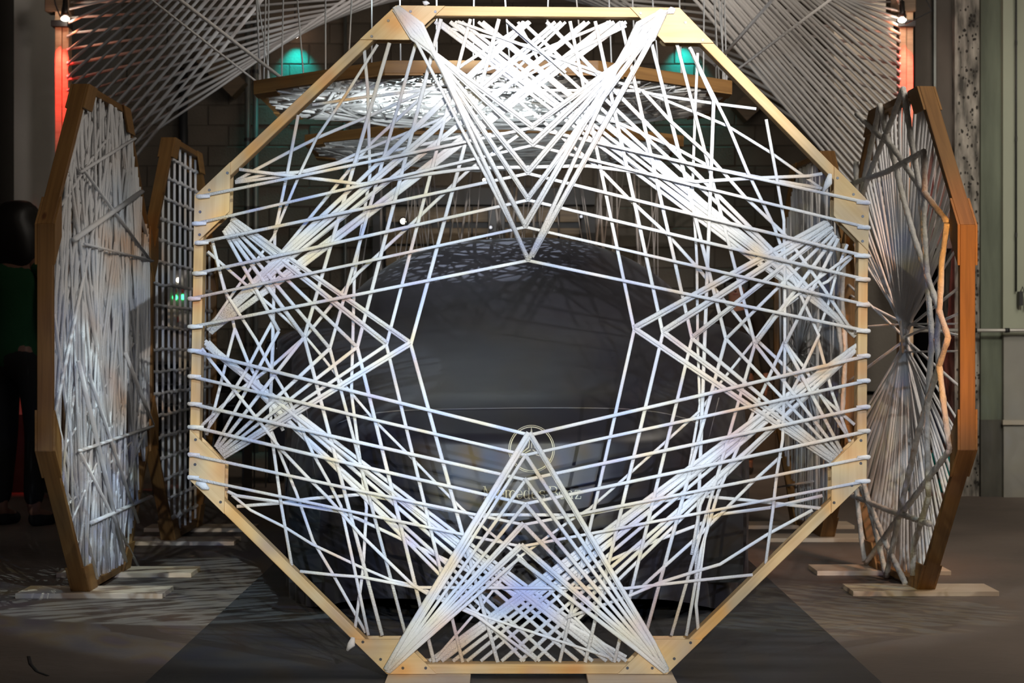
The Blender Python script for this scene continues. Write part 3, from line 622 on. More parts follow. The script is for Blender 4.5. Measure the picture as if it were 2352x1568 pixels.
# cords that hold them up
def cord(a, b, r, label, group=None, m=None):
    return strand('suspension_cord', [a, b], r, m or WEBY, H2 if group == 'curtain' else H1, 6)
cord(px(645, 178, 8.2), px(395, -14, 7.4), .0075, 'thicker of two slanting cords at the left corner of the hanging octagon')
cord(px(592, 190, 8.7), px(310, -30, 8.4), .005, 'thinner of two slanting cords at the left corner of the hanging octagon')
cord(px(1642, 150, 8.2), px(1800, -30, 7.5), .0075, 'upper of two slanting cords at the right corner of the hanging octagon')
cord(px(1640, 200, 8.7), px(1925, -14, 8.3), .006, 'lower of two slanting cords at the right corner of the hanging octagon')
NEAR = [ovh[7], ovh[6], ovh[5], ovh[4], ovh[3], ovh[2]]      # rim from the left side round the near edge to the right
for i in range(26):
    q = .35 + i / 25 * 4.3; k = min(4, int(q)); f = q - k
    u = NEAR[k][0] * (1 - f) + NEAR[k + 1][0] * f; v = NEAR[k][1] * (1 - f) + NEAR[k + 1][1] * f
    a = h1.P(u * .99, v * .99, -.025)
    cord(a, a + Vector((rnd.uniform(-.16, .10) - (.1 if i < 7 else 0), rnd.uniform(0, .4), 1.7)), .0032, '', None, HYARN)
# yarn curtain falling behind the car from the rear octagon
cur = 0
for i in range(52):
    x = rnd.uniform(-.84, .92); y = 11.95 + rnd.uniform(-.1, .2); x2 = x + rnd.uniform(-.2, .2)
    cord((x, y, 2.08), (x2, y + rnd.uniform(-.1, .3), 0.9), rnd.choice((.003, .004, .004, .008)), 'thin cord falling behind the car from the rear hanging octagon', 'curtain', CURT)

# ---------------------------------------------------------------- wooden posts, lamps and the webs of yarn strung from them
REDW = wood('red_lit_timber', (0.62, 0.42, 0.26), (0.5, 0.32, 0.2), knots=False)
DP = 12.55
def post(x0, x1, label):
    t = thing('timber_post', (X((x0 + x1) / 2, DP), DP, 0), label, 'post')
    xm = (x0 + x1) / 2
    bevel_box('post_beam', X(x0, DP), X(xm - .6, DP), DP, DP + .1, 0, 3.3, REDW, t, .003)
    bevel_box('post_beam', X(xm + .6, DP), X(x1, DP), DP + .015, DP + .115, 0, 3.3, REDW, t, .003)
    bevel_box('bracket', X(x0 - 6, DP), X(x1 + 2, DP), DP - .04, DP + .12, 3.02, 3.06, BLACK, t, .002)
    bevel_box('cap_block', X(x0 - 22, DP), X(x1 + 4, DP), DP - .02, DP + .14, 3.12, 3.24, DARKWOOD, t, .004)
    return t
post(126, 156, 'red lit double timber post beside the left concrete pillar')
post(2066, 2099, 'red lit double timber post beside the dark right column')
BULB = mat('bulb_glow', (1, .95, .85), .3, emit=(1.0, .86, .7), estr=30)
HOUS = mat('lamp_housing', (0.05, 0.045, 0.04), .4, .6)
GLASS = mat('lamp_glass', (0.9, 0.9, 0.9), .05)
def lamp(p, label, r=.028):
    t = thing('spot_lamp', p, label, 'lamp')
    vs, fs = tube_vf([(0, 0, .12), (0, 0, .05), (0, 0, .02)], [r * .55, r * .7, r * 1.0], 14); new_obj('lamp_housing', mesh_vf('lamp_housing', vs, fs, True), HOUS, t)
    bm = bmesh.new(); bmesh.ops.create_uvsphere(bm, u_segments=14, v_segments=8, radius=r * .95); bmesh.ops.scale(bm, vec=(1, 1, .6), verts=bm.verts)
    me = bpy.data.meshes.new('bulb'); bm.to_mesh(me); bm.free(); o = new_obj('bulb', me, BULB, t)
    vs, fs = tube_vf([(0, 0, .12), (0, .02, .3), (0.01, .05, .55)], .006, 6); new_obj('cable', mesh_vf('cable', vs, fs, True), BLACK, t)
    return t
lamp((X(158, DP), DP - .10, 1 + (CY - 43) * (DP - .1) / F), 'glowing spot lamp at the top of the left red post')
lamp((X(2065, DP), DP - .10, 1 + (CY - 46) * (DP - .1) / F), 'glowing spot lamp at the top of the right red post')
lamp((X(677, 17.55), 17.55, 1 + (CY - 82) * 17.55 / F), 'hanging spot lamp over the left teal patch of block wall', .034)
lamp((X(1573, 17.55), 17.55, 1 + (CY - 78) * 17.55 / F), 'hanging spot lamp over the right teal patch of block wall', .034)
def lit(name, loc, tgt, power, size, col, blend=.8, r=.02): return spot(name, loc, tgt, power, size, col, blend, r)
for s, x in ((1, 152), (-1, 2072)):
    lit('red_spot', (X(x, DP) - s * .012, DP - .11, 3.04), (X(x, DP) - s * .03, DP + .01, 2.72), 150, 33, (1.0, 0.03, 0.025), 1.0, .012)
    l = bpy.data.lights.new('red_glow', 'POINT'); l.energy = .6; l.color = (1, .25, .1); l.shadow_soft_size = .02; o = bpy.data.objects.new('red_glow', l); C.objects.link(o); o.location = (X(x, DP) + s * .05, DP - .16, 2.97)
for x in (677, 1573):
    lit('teal_spot', (X(x, 17.8), 17.84, 3.79), (X(x, 17.8), 17.98, 3.35), 42, 80, (0.0, 0.85, 0.85), 1.0, .015)
    l = bpy.data.lights.new('lamp_glow', 'POINT'); l.energy = .5; l.color = (1, .6, .4); l.shadow_soft_size = .02; o = bpy.data.objects.new('lamp_glow', l); C.objects.link(o); o.location = (X(x, 17.8), 17.82, 3.83)
def web(side, label):
    s = 1 if side == 'left' else -1
    xp = 157 if side == 'left' else 2065
    t = thing('yarn_web', (X(xp, DP), DP, 1.6), label, 'string web')
    M_ = WEBY
    nA = 19 if side == 'left' else 33
    for i in range(nA):                   # steep lengths, from the post up to a beam over the aisle
        q = i / (nA - 1); yp = -10 + q * 560; xt = (225 + 375 * q) if side == 'left' else (1985 - 385 * q) + rnd.uniform(-4, 4)
        a = px(xp, yp, DP); d1 = 9.6; slope = (0 - yp) / (xt - xp) if abs(xt - xp) > 1 else 0
        yb = -230; xb = xt + (yb) / slope if abs(slope) > .2 else xt
        b = px(xb, yb, d1)
        strand('yarn_strand', [a + Vector((-s * .01, 0, 0)), a, a.lerp(b, .5) + Vector((0, 0, -.004)), b], .0105 * rnd.uniform(.75, 1.2), M_, t, 6, .8)
        if side == 'right' and i % 2: strand('yarn_strand', [a, a.lerp(b, .5) + Vector((0, .05, -.012)), b + Vector((0.06, 0.2, 0))], .008, M_, t, 6, .6)
    nB = 13
    for i in range(nB):                   # shallow lengths that cross to the roof beam further in
        q = i / (nB - 1); yp = 5 + q * 430
        xt = xp + s * (840 - 190 * q)
        if side == 'left': y0 = -24 + 22 * math.sin(q * 2.6)
        else: y0 = -20 + 18 * math.sin(q * 2.6)
        a = px(xp, yp, DP + .03); b0 = px(xt, y0, 11.0); b = a + (b0 - a) * 1.12
        strand('yarn_strand', [a, a.lerp(b, .5) + Vector((0, 0, -.01)), b], .0098 * rnd.uniform(.8, 1.15), M_, t, 6, .8)
    return t
WEBY = mat('web_yarn', (0.72, 0.69, 0.67), .85)
web('left', 'fan of white yarn strung from the left red post up to the roof')
web('right', 'fan of white yarn strung from the right red post up to the roof')
for x0, x1, y0 in ((130, 135, 40), (2110, 2088, 55)):
    s = 1 if x0 < 1000 else -1
    pts = [px(x0 - s * 8, -20, 12.3), px(x0 - s * (3 if s > 0 else 30), y0 - 30, 12.3), px(x1 + s * (4 if s > 0 else 8), y0, 12.35), px(x1 + s * 10, y0 - 30, 12.4)]
    tag(strand('lamp_cable', pts, .005, BLACK, None), 'black cable looping to the lamp on the %s red post' % ('left' if s > 0 else 'right'), 'cable')
# roof beams the webs are tied to, just above the picture
for x0, x1, y, z, nm in ((-2.2, -.2, 9.6, 3.16, 'left'), (.2, 2.2, 9.6, 3.16, 'right')):
    tag(bevel_box('roof_beam', x0, x1, y - .05, y + .05, z + .0, z + .1, DARKWOOD), 'timber beam that holds the upper ends of the %s web' % nm, 'beam')

# ---------------------------------------------------------------- the car under its cover
COVER = bpy.data.materials.new('cover_cloth'); COVER.use_nodes = True
nt = COVER.node_tree; b = nt.nodes['Principled BSDF']; b.inputs['Base Color'].default_value = (.021, .0195, .026, 1); b.inputs['Roughness'].default_value = .42; b.inputs['Sheen Weight'].default_value = .04; b.inputs['Sheen Roughness'].default_value = .4
tc = nt.nodes.new('ShaderNodeTexCoord'); n_ = nt.nodes.new('ShaderNodeTexNoise'); n_.inputs['Scale'].default_value = 2.2; n_.inputs['Detail'].default_value = 2
bp = nt.nodes.new('ShaderNodeBump'); bp.inputs['Strength'].default_value = .35; bp.inputs['Distance'].default_value = .04
nt.links.new(tc.outputs['Object'], n_.inputs['Vector']); nt.links.new(n_.outputs['Fac'], bp.inputs['Height']); nt.links.new(bp.outputs[0], b.inputs['Normal'])
CX0, CY0, CA, CB = 0.015, 9.35, 0.95, 2.40
def sm(a, b_, x): t = max(0, min(1, (x - a) / (b_ - a))); return t * t * (3 - 2 * t)
def deck(x, y):
    h = .745 + .075 * sm(6.95, 7.25, y) + .25 * sm(7.1, 8.35, y) - .06 * sm(10.9, 11.7, y)
    h -= .10 * (1 - sm(7.1, 8.2, y)) * (abs(x - CX0) / .95) ** 3
    g = sm(8.1, 9.25, y) * (1 - sm(10.2, 11.35, y))
    wv = max(0, 1 - (abs(x - CX0) / .86) ** 2.6)
    return h + .425 * g * wv ** .75
TH, NR, NSK = 288, 46, 30
vs = []; fs = []
def outl(th):
    c, s_ = math.cos(th), math.sin(th); e = 2 / 3.4
    return math.copysign(abs(c) ** e, c) * CA, math.copysign(abs(s_) ** e, s_) * CB
ths = [2 * math.pi * k / TH for k in range(TH)]
for i in range(NR + 1):
    r = (i / NR) ** .8
    for th in ths:
        ox, oy = outl(th); x, y = CX0 + ox * r, CY0 + oy * r
        z = deck(x, y) - .085 * r ** 14 + .006 * noise.noise(Vector((x * 3, y * 3, 1)))
        vs.append(Vector((x, y, z)))
for j in range(1, NSK + 1):
    q = j / NSK
    for k, th in enumerate(ths):
        ox, oy = outl(th); top = vs[NR * TH + k]
        hem = .006
        fx = (CX0 + ox)
        if th > math.pi: hem += .085 * max(0, 1 - abs((abs(fx) - .38) / .40) ** 2.5) * sm(-.6, -1.0, math.sin(th))
        fold = math.sin(th * 46 + 3 * math.sin(th * 5)) * .010 + noise.noise(Vector((ox * 4, oy * 4, q * 2.5))) * .03
        fl_ = 1 + (.03 * q + (.018 * math.sin(math.pi * q)))
        nrm = Vector((ox / CA ** 2, oy / CB ** 2, 0)).normalized()
        amp = q ** .7 * (.35 if th > math.pi and abs(fx) < .5 and q < .85 else 1.0)
        p = Vector((CX0 + ox, CY0 + oy, 0)) + nrm * (fold * amp + .030 * q + .02 * math.sin(math.pi * min(1, q * 1.2)))
        z = top.z + (hem - top.z) * q
        vs.append(Vector((p.x, p.y, z)))
for p in vs:                              # the door mirrors push the cloth out
    for sx in (-1, 1):
        m_ = Vector((CX0 + sx * .93, 8.35, .985)); dd = (p - m_); dd.y *= .9; L = dd.length
        if L < .22 and sx * (p.x - CX0) > .6: p.x += sx * .085 * (1 - L / .22) ** .6 * 1.0; p.z += .03 * (1 - L / .22)
for i in range(NR + NSK):
    for k in range(TH):
        a = i * TH + k; b2 = i * TH + (k + 1) % TH
        fs.append((a, a + TH, b2 + TH, b2))
car = thing('covered_car', (CX0, CY0, 0), 'car under a charcoal dust cover with a star badge, parked behind the front octagon', 'car')
L0 = car.location
cme = mesh_vf('dust_cover', [v - L0 for v in vs], fs, True); cover = new_obj('dust_cover', cme, COVER, car)
bvh = BVHTree.FromPolygons([tuple(v) for v in vs], fs)
def on_front(x, z, off=.003):
    h = bvh.ray_cast(Vector((x, 5.0, z)), Vector((0, 1, 0)))
    return Vector((x, (h[0].y if h[0] else 7.0) - off, z))
# underbody and tyres behind the raised hem
TYRE = mat('tyre_rubber', (.01, .01, .01), .9)
MB().box(-.82, .85, 7.2, 11.5, .12, .5).build('underbody', TYRE, car).location = -L0
for sx in (-1, 1):
    for yy in (7.95, 10.85):
        vs2, fs2 = tube_vf([Vector((CX0 + sx * .80 - .1, yy, .32)), Vector((CX0 + sx * .80 + .1, yy, .32))], .31, 28)
        new_obj('tyre', mesh_vf('tyre', [v - L0 for v in vs2], fs2, False), TYRE, car)
PRINT = mat('cream_print', (.85, .84, .68), .6)
def ribbon(pts, wd, target, closed=False):
    """Flat printed stroke laid on the cover; wd is one width or one per point."""
    n = len(pts); V_ = []; w_ = wd if isinstance(wd, (list, tuple)) else [wd] * n
    for i, p in enumerate(pts):
        a = pts[(i - 1) % n] if closed or i else p; c = pts[(i + 1) % n] if closed or i < n - 1 else p
        dx, dz = c[0] - a[0], c[1] - a[1]; L = math.hypot(dx, dz) or 1; nx, nz = -dz / L * w_[i] / 2, dx / L * w_[i] / 2
        V_.append((p[0] + nx, p[1] + nz)); V_.append((p[0] - nx, p[1] - nz))
    base = len(target[0]); target[0] += [on_front(*q) for q in V_]
    for i in range(n if closed else n - 1):
        a = base + 2 * i; b_ = base + 2 * ((i + 1) % n); target[1].append((a, a + 1, b_ + 1, b_))
def sub(p, q, n=4): return [(p[0] + (q[0] - p[0]) * k / n, p[1] + (q[1] - p[1]) * k / n) for k in range(n + 1)]
DF = 6.95
def fz(x, y): return ((x - CX) * DF / F, 1 - (y - CY) * DF / F)
bc = fz(1221, 1031); RR = 52.5 * DF / F
T = [[], []]
for rad, wd in ((RR, .0022), (RR * .93, .0034)): ribbon([(bc[0] + rad * math.cos(a), bc[1] + rad * math.sin(a)) for a in [2 * math.pi * k / 72 for k in range(72)]], wd, T, True)
ri = RR * .91
for a0 in (90, 210, 330):
    a = math.radians(a0); tip = (bc[0] + ri * math.cos(a), bc[1] + ri * math.sin(a))
    for sgn in (-1, 1):
        bb = (bc[0] + ri * .17 * math.cos(a + sgn * math.radians(60)), bc[1] + ri * .17 * math.sin(a + sgn * math.radians(60)))
        ribbon(sub(bb, (tip[0], tip[1]), 6), [.0040, .0034, .0030, .0026, .0022, .0018, .0012], T)
        cc = (bc[0] + ri * .05 * math.cos(a), bc[1] + ri * .05 * math.sin(a))
        ribbon(sub(cc, tip, 6), [.0030, .0028, .0024, .002, .0016, .0013, .001], T) if sgn > 0 else None
badge = new_obj('star_badge', mesh_vf('star_badge', [v - L0 for v in T[0]], T[1]), PRINT, car); badge['label'] = 'cream three-pointed star in a double ring'
# lettering on the cover, drawn stroke by stroke with serifs
T = [[], []]
ch = 28.0 * DF / F; xh = ch * .68; base = fz(0, 1143.5)[1]
THK, THN, SER = .0045, .0021, .002
def arc(cx_, cz, rx, rz, a0, a1, n=14): return [(cx_ + rx * math.cos(math.radians(a0 + (a1 - a0) * k / n)), cz + rz * math.sin(math.radians(a0 + (a1 - a0) * k / n))) for k in range(n + 1)]
def wds(n, f): return [f(k / n) for k in range(n + 1)]
def serif(x, z, w_=.0085): ribbon([(x - w_ / 2, z), (x + w_ / 2, z)], SER, T)
def GX(c): return (1080 + c / 7.84 - CX) * DF / F          # column measured on the enlarged lettering
def g_e(x0, x1):
    c, rx, rz = (x0 + x1) / 2, (x1 - x0) / 2, xh / 2; z = base + rz
    p = arc(c, z, rx, rz, 0, 330, 22); ribbon(p, [THN + (THK - THN) * max(0, math.sin(math.radians(330 * k / 22 - 90))) ** .8 if 330 * k / 22 > 90 and 330 * k / 22 < 270 else THN for k in range(23)], T)
    ribbon([(x0 + .001, z + .0004), (x1, z + .0004)], THN, T)
def g_bow(c, z, rx, rz, a0, a1, thick_at, n=18):
    p = arc(c, z, rx, rz, a0, a1, n); ribbon(p, [THN + (THK - THN) * max(0, math.cos(math.radians(a0 + (a1 - a0) * k / n - thick_at))) ** 1.2 for k in range(n + 1)], T)
x0, x1 = GX(262), GX(452)                                  # M
ribbon([(x0, base), (x0, base + ch)], THN, T); ribbon([(x1, base), (x1, base + ch)], THK, T); ribbon([(x0, base + ch), ((x0 + x1) / 2, base + .002)], THK, T); ribbon([((x0 + x1) / 2, base + .002), (x1, base + ch)], THN, T)
for x, z in ((x0, base), (x1, base), (x0 - .001, base + ch), (x1 + .001, base + ch)): serif(x, z, .010)
g_e(GX(495), GX(600))
x = GX(648); ribbon([(x, base), (x, base + xh)], THK, T); serif(x, base, .011); serif(x - .002, base + xh, .005); ribbon(arc(GX(685), base + xh * .72, GX(685) - x, xh * .28, 180, 40, 8), [THN] * 6 + [.003, .0035, .0035], T)
g_bow((GX(715) + GX(815)) / 2, base + xh / 2, (GX(815) - GX(715)) / 2, xh / 2, 35, 325, 180); ribbon([(GX(800), base + xh * .86), (GX(812), base + xh * .78)], .004, T)
g_e(GX(840), GX(935))
g_bow((GX(968) + GX(1052)) / 2, base + xh / 2, (GX(1052) - GX(968)) / 2, xh / 2, 0, 360, 180, 24); x = GX(1056); ribbon([(x, base), (x, base + ch * 1.02)], THK, T); serif(x + .002, base, .006); serif(x - .002, base + ch * 1.02, .006)
g_e(GX(1110), GX(1215))
x0, x1 = GX(1248), GX(1338); c = (x0 + x1) / 2; rx = (x1 - x0) / 2; rz = xh / 4
p = arc(c, base + 3 * rz, rx * .92, rz, 20, 250, 12) + arc(c, base + rz, rx, rz, 70, -160, 12); ribbon(p, [THN + (THK - THN) * math.exp(-((k - 12.5) / 4.0) ** 2) for k in range(len(p))], T)
ribbon([(x1 - .001, base + xh * .98), (x1 - .001, base + xh * .72)], SER, T); ribbon([(x0, base + .0005), (x0, base + xh * .28)], SER, T)
ribbon([(GX(1357), base + xh * .45), (GX(1398), base + xh * .45)], .0028, T)
x = GX(1438); x1 = GX(1570); ribbon([(x, base), (x, base + ch)], THK, T); serif(x, base, .010); serif(x, base + ch, .010)
for zc, rz, xr in ((base + ch * .76, ch * .24, .88), (base + ch * .26, ch * .26, 1.0)):
    c = x + (x1 - x) * .5 * xr; g_bow(c, zc, (x1 - x) * .5 * xr, rz, 90, -90, 0); 
    for dz in (rz, -rz): ribbon([(x, zc + dz), (c, zc + dz)], THN, T)
g_e(GX(1600), GX(1700))
x0, x1 = GX(1745), GX(1825); ribbon([(x0, base), (x0, base + xh)], THK, T); ribbon([(x1, base), (x1, base + xh * .65)], THK, T); ribbon(arc((x0 + x1) / 2, base + xh * .62, (x1 - x0) / 2, xh * .38, 170, 0, 10), [THN] * 6 + [.0022, .0028, .0034, .004, .004], T)
serif(x0, base, .010); serif(x1, base, .010); serif(x0 - .002, base + xh, .006)
x0, x1 = GX(1885), GX(1985); ribbon([(x0, base + xh), (x1, base + xh)], THN, T); ribbon([(x0, base), (x1, base)], THN, T); ribbon([(x1 - .001, base + xh), (x0 + .001, base)], THK, T); ribbon([(x0, base + xh), (x0 - .001, base + xh * .72)], SER, T); ribbon([(x1, base), (x1 + .001, base + xh * .3)], SER, T)
let = new_obj('printed_name', mesh_vf('printed_name', [v - L0 for v in T[0]], T[1]), PRINT, car); let['label'] = 'maker name in cream serif letters'
# sewn seam across the front edge of the bonnet
sp = []
for k in range(41):
    x = -.75 + 1.5 * k / 40; h = bvh.ray_cast(Vector((x, 7.12 + .25 * abs(x) ** 3, 3)), Vector((0, 0, -1))); sp.append((h[0] or Vector((x, 7.1, .8))) + Vector((0, 0, .001)))
strand('seam', sp, .0022, mat('seam_thread', (.16, .15, .15), .5), car, 5)
# ---------------------------------------------------------------- people
SKIN = mat('skin_tone', (0.22, 0.11, 0.075), 0.6)
BLACKC = mat('black_cloth', (0.010, 0.010, 0.011), 0.9)
GREENC = mat('green_cloth', (0.004, 0.06, 0.018), 0.85, bump=.3, bscale=20)
TEALC = mat('teal_cloth', (0.0, 0.24, 0.22), 0.85, bump=.4, bscale=25)
JEANS = mat('grey_denim', (0.06, 0.066, 0.075), 0.9, noise_amt=.4, scale=14)
HAIR = mat('dark_hair', (0.008, 0.006, 0.005), 0.5)
EYE = mat('eye_white', (.6, .6, .6), .3); LIP = mat('lip', (.25, .08, .07), .5)
def skinned(name, V_, E_, m, parent, rot, lv=1):
    """A continuous surface grown over joints: V_ holds (x, y, z, radius)."""
    me = bpy.data.meshes.new(name); cs, sn = math.cos(rot), math.sin(rot)
    me.from_pydata([(x * cs - y * sn, x * sn + y * cs, z) for x, y, z, r in V_], E_, []); me.update()
    o = new_obj(name, me, m, parent)
    md = o.modifiers.new('Skin', 'SKIN'); md.use_smooth_shade = True
    for i, (x, y, z, r) in enumerate(V_): me.skin_vertices[0].data[i].radius = (r, r * (.72 if r > .07 else 1)); 
    me.skin_vertices[0].data[0].use_root = True
    s = o.modifiers.new('Subdivision', 'SUBSURF'); s.levels = lv; s.render_levels = lv + 1
    return o
def person(loc, label, rot, H, top, bottom, arms=None, hair='long', shoe=BLACKC, legs=None, face=True):
    t = thing('person', loc, label, 'person')
    arms = arms or {1: ((.135, -.01, .635), (.15, .03, .485)), -1: ((-.135, -.01, .635), (-.15, .03, .485))}
    legs = legs or {1: ((.058, .015, .285), (.06, -.01, .045), (.068, .085, .018)), -1: ((-.058, .015, .285), (-.06, -.01, .045), (-.068, .085, .018))}
    V_ = []; E_ = []
    def a(p, r, par=None, k=H):
        V_.append((p[0] * k, p[1] * k, p[2] * k, r * k)); i = len(V_) - 1
        if par is not None: E_.append((par, i))
        return i
    pz = .53 if not legs.get('low') else legs['low']
    d = pz - .53
    pel = a((0, 0, pz), .075); wa = a((0, 0, .60 + d), .066, pel); chs = a((0, .005, .72 + d), .085, wa); nb = a((0, 0, .815 + d), .05, chs); nk = a((0, .004, .85 + d), .032, nb)
    hl = a((0, .012, .90 + d), .045, nk); hu = a((0, .008, .95 + d), .052, hl)
    sh = {}
    for s in (1, -1):
        so = a((s * .105, 0, .795 + d), .036, nb); sh[s] = so
        el, wr_ = arms[s]; e_ = a((el[0], el[1], el[2] + d), .026, so); w_ = a((wr_[0], wr_[1], wr_[2] + d), .016, e_)
        dv = Vector(wr_) - Vector(el); dv.normalize(); wv = Vector((wr_[0], wr_[1], wr_[2] + d)); sd = Vector((0, 1, 0))
        pm = a(tuple(wv + dv * .03), .017, w_)
        for fi, ln in enumerate((.036, .044, .041, .032)):
            b0 = wv + dv * .052 + sd * ((fi - 1.5) * .0115); q1 = a(tuple(b0), .0055, pm); q2 = a(tuple(b0 + dv * ln * .5 + Vector((-s * .004, 0, 0))), .005, q1); a(tuple(b0 + dv * ln + Vector((-s * .012, 0, 0))), .0042, q2)
        b0 = wv + dv * .02 + sd * .022; q1 = a(tuple(b0), .006, pm); a(tuple(b0 + dv * .03 + sd * .010), .005, q1)
        hp_ = a((s * .052, 0, .50 + d), .058, pel); kn, an, to = legs[s]; k_ = a(kn, .036, hp_); an_ = a(an, .022, k_); a(to, .018, an_)
    body = skinned('body', V_, E_, SKIN, t, rot, 1)
    T_ = []; TE = []
    def b(p, r, par=None):
        T_.append((p[0] * H, p[1] * H, p[2] * H, r * H)); i = len(T_) - 1
        if par is not None: TE.append((par, i))
        return i
    cz = b((0, 0, .465 + d), .10); c0 = b((0, 0, .52 + d), .100, cz); c1 = b((0, 0, .61 + d), .088, c0); c2 = b((0, .005, .72 + d), .095, c1); c3 = b((0, 0, .812 + d), .056, c2); b((0, 0, .845 + d), .046, c3)
    for s in (1, -1):
        el, wr_ = arms[s]; q = b((s * .108, 0, .795 + d), .045, c3); q = b((el[0], el[1], el[2] + d), .036, q); b((wr_[0], wr_[1], wr_[2] + .012 + d), .026, q)
    skinned('top', T_, TE, top, t, rot, 1)
    T_ = []; TE = []
    c0 = b((0, 0, pz + .03), .078); c1 = b((0, 0, pz - .01), .086, c0)
    for s in (1, -1):
        kn, an, to = legs[s]; q = b((s * .054, 0, .49 + d), .066, c1); q = b(kn, .050, q); b((an[0], an[1], an[2] + .012), .040, q)
    skinned('trousers', T_, TE, bottom, t, rot, 1)
    cs, sn = math.cos(rot), math.sin(rot)
    def R(x, y, z): return Vector((x * cs - y * sn, x * sn + y * cs, z)) * H
    for s in (1, -1):
        kn, an, to = legs[s]
        skinned('shoe', [(an[0] * H, (an[1] - .01) * H, .024 * H, .026 * H), ((an[0] + to[0]) / 2 * H, (an[1] + to[1]) / 2 * H, .020 * H, .024 * H), (to[0] * H, (to[1] + .01) * H, .017 * H, .021 * H)], [(0, 1), (1, 2)], shoe, t, rot, 1)
    hz = .942 + d
    bm = bmesh.new(); bmesh.ops.create_uvsphere(bm, u_segments=28, v_segments=20, radius=1)
    for v in bm.verts:
        c = v.co.copy(); front = max(0, c.y)
        if hair == 'long':
            w_ = 1.0 + .45 * max(0, -c.z) ** .5; zz = c.z * .066 if c.z > 0 else c.z * .17
            yy = c.y * .066 - .008
            if c.y > .35 and c.z < .35: yy = min(yy, .022)
        else:
            w_ = 1.0; zz = c.z * .064 + .006; yy = c.y * .062 - .006
            if c.y > .3 and c.z < .45: yy = min(yy, .016)
            if c.z < -.3: zz = max(zz, -.03); w_ = .95
        p = R(math.copysign(abs(c.x) ** (.55 if hair == 'long' else 1), c.x) * .066 * w_, yy, hz + zz); p += Vector((1, 0, 0)) * noise.noise(c * 4) * .006 * H; v.co = p
    me = bpy.data.meshes.new('hair'); bm.to_mesh(me); bm.free()
    me.polygons.foreach_set('use_smooth', [True] * len(me.polygons)); new_obj('hair', me, HAIR, t)
    if face:
        fy = .012 + .045
        vs, fs = tube_vf([R(0, fy - .002, .935 + d), R(0, fy + .010, .921 + d), R(0, fy, .916 + d)], [.004 * H, .008 * H, .006 * H], 8); new_obj('nose', mesh_vf('nose', vs, fs, True), SKIN, t)
        for s in (1, -1):
            bm = bmesh.new(); bmesh.ops.create_uvsphere(bm, u_segments=10, v_segments=6, radius=.007 * H); me = bpy.data.meshes.new('eye'); bm.to_mesh(me); bm.free(); o = new_obj('eye', me, EYE, t); o.location = R(s * .019, fy - .004, .938 + d)
            vs, fs = tube_vf([R(s * .049, .006, .945 + d), R(s * .054, .002, .93 + d), R(s * .049, .006, .915 + d)], [.004 * H, .007 * H, .004 * H], 8); new_obj('ear', mesh_vf('ear', vs, fs, True), SKIN, t)
        vs, fs = tube_vf([R(-.014, fy - .006, .902 + d), R(0, fy - .001, .901 + d), R(.014, fy - .006, .902 + d)], [.002 * H, .004 * H, .002 * H], 8); new_obj('mouth', mesh_vf('mouth', vs, fs, True), LIP, t)
    return t
person((-2.70, 10.72, 0), 'person in green top and black trousers, back turned, beside the densely woven octagon', math.radians(-20), 1.765, GREENC, BLACKC, hair='long')
person((1.72, 15.0, 0), 'person in dark clothes with a dark cap of hair standing behind the covered car', math.radians(168), 1.52, BLACKC, JEANS, hair='short')
# a child crouching by the dark column: teal trousers, striped socks, black and white plimsolls
kid_legs = {'low': .30, 1: ((.10, .22, .34), (.085, .10, .05), (.10, .21, .02)), -1: ((-.16, .20, .30), (-.12, .10, .05), (-.13, .21, .02))}
kid_arms = {1: ((.15, .05, .66), (.08, .17, .60)), -1: ((-.16, .04, .66), (-.08, .17, .60))}
SHOEM = mat('plimsoll_black', (.03, .03, .035), .8)
kid = person((2.53, 12.30, 0), 'crouching child in teal trousers and black plimsolls behind the roped octagon', math.radians(200), 0.98, mat('navy_cloth', (.012, .014, .03), .9), TEALC, kid_arms, 'short', SHOEM, kid_legs)

# ---------------------------------------------------------------- things standing along the back
def dots(parent, pts, r, m, name='indicator_light'):
    for p in pts:
        bm = bmesh.new(); bmesh.ops.create_uvsphere(bm, u_segments=10, v_segments=6, radius=r); me = bpy.data.meshes.new(name); bm.to_mesh(me); bm.free()
        o = new_obj(name, me, m, parent); o.location = Vector(p) - parent.location
GLOWW = mat('white_glow', (1, 1, 1), .4, emit=(1.0, .93, .78), estr=9)
GLOWG = mat('green_glow', (0, 1, .3), .4, emit=(.05, 1.0, .25), estr=5)
GLOWD = mat('dim_white_glow', (1, 1, 1), .4, emit=(.8, .85, 1.0), estr=.7)
REDM = mat('red_plastic', (.25, .01, .01), .5)
t = thing('flight_case', (X(660, 14), 14.0, 0), 'black equipment case with a row of small lights, left behind the car', 'case')
bevel_box('case_body', X(610, 14), X(706, 14), 13.95, 14.5, 0.25, 1.0, BLACK, t, .01)
bevel_box('case_lid', X(612, 14), X(702, 14), 13.97, 14.45, 1.0, 1.03, BLACK, t, .008)
bevel_box('control_panel', X(628, 14), X(695, 14), 13.93, 13.95, 0.86, 0.97, mat('panel_grey', (.02, .02, .025), .4), t, .003)
dots(t, [(X(636 + i * 6, 13.9), 13.925, px(0, 800, 13.9).z) for i in range(4)], .004, GLOWD)
bevel_box('yellow_tag', X(611, 13.9), X(615, 13.9), 13.93, 13.95, px(0, 820, 13.9).z, px(0, 812, 13.9).z, mat('yellow_plastic', (.6, .42, .02), .5), t, 0)
bevel_box('case_foot', X(615, 14), X(640, 14), 14.0, 14.4, 0, .25, BLACK, t, .005); bevel_box('case_foot', X(680, 14), X(700, 14), 14.0, 14.4, 0, .25, BLACK, t, .005)
t = thing('paper_carton', (X(600, 13.6), 13.6, 0), 'pale carton on a black stand beside the equipment case', 'box')
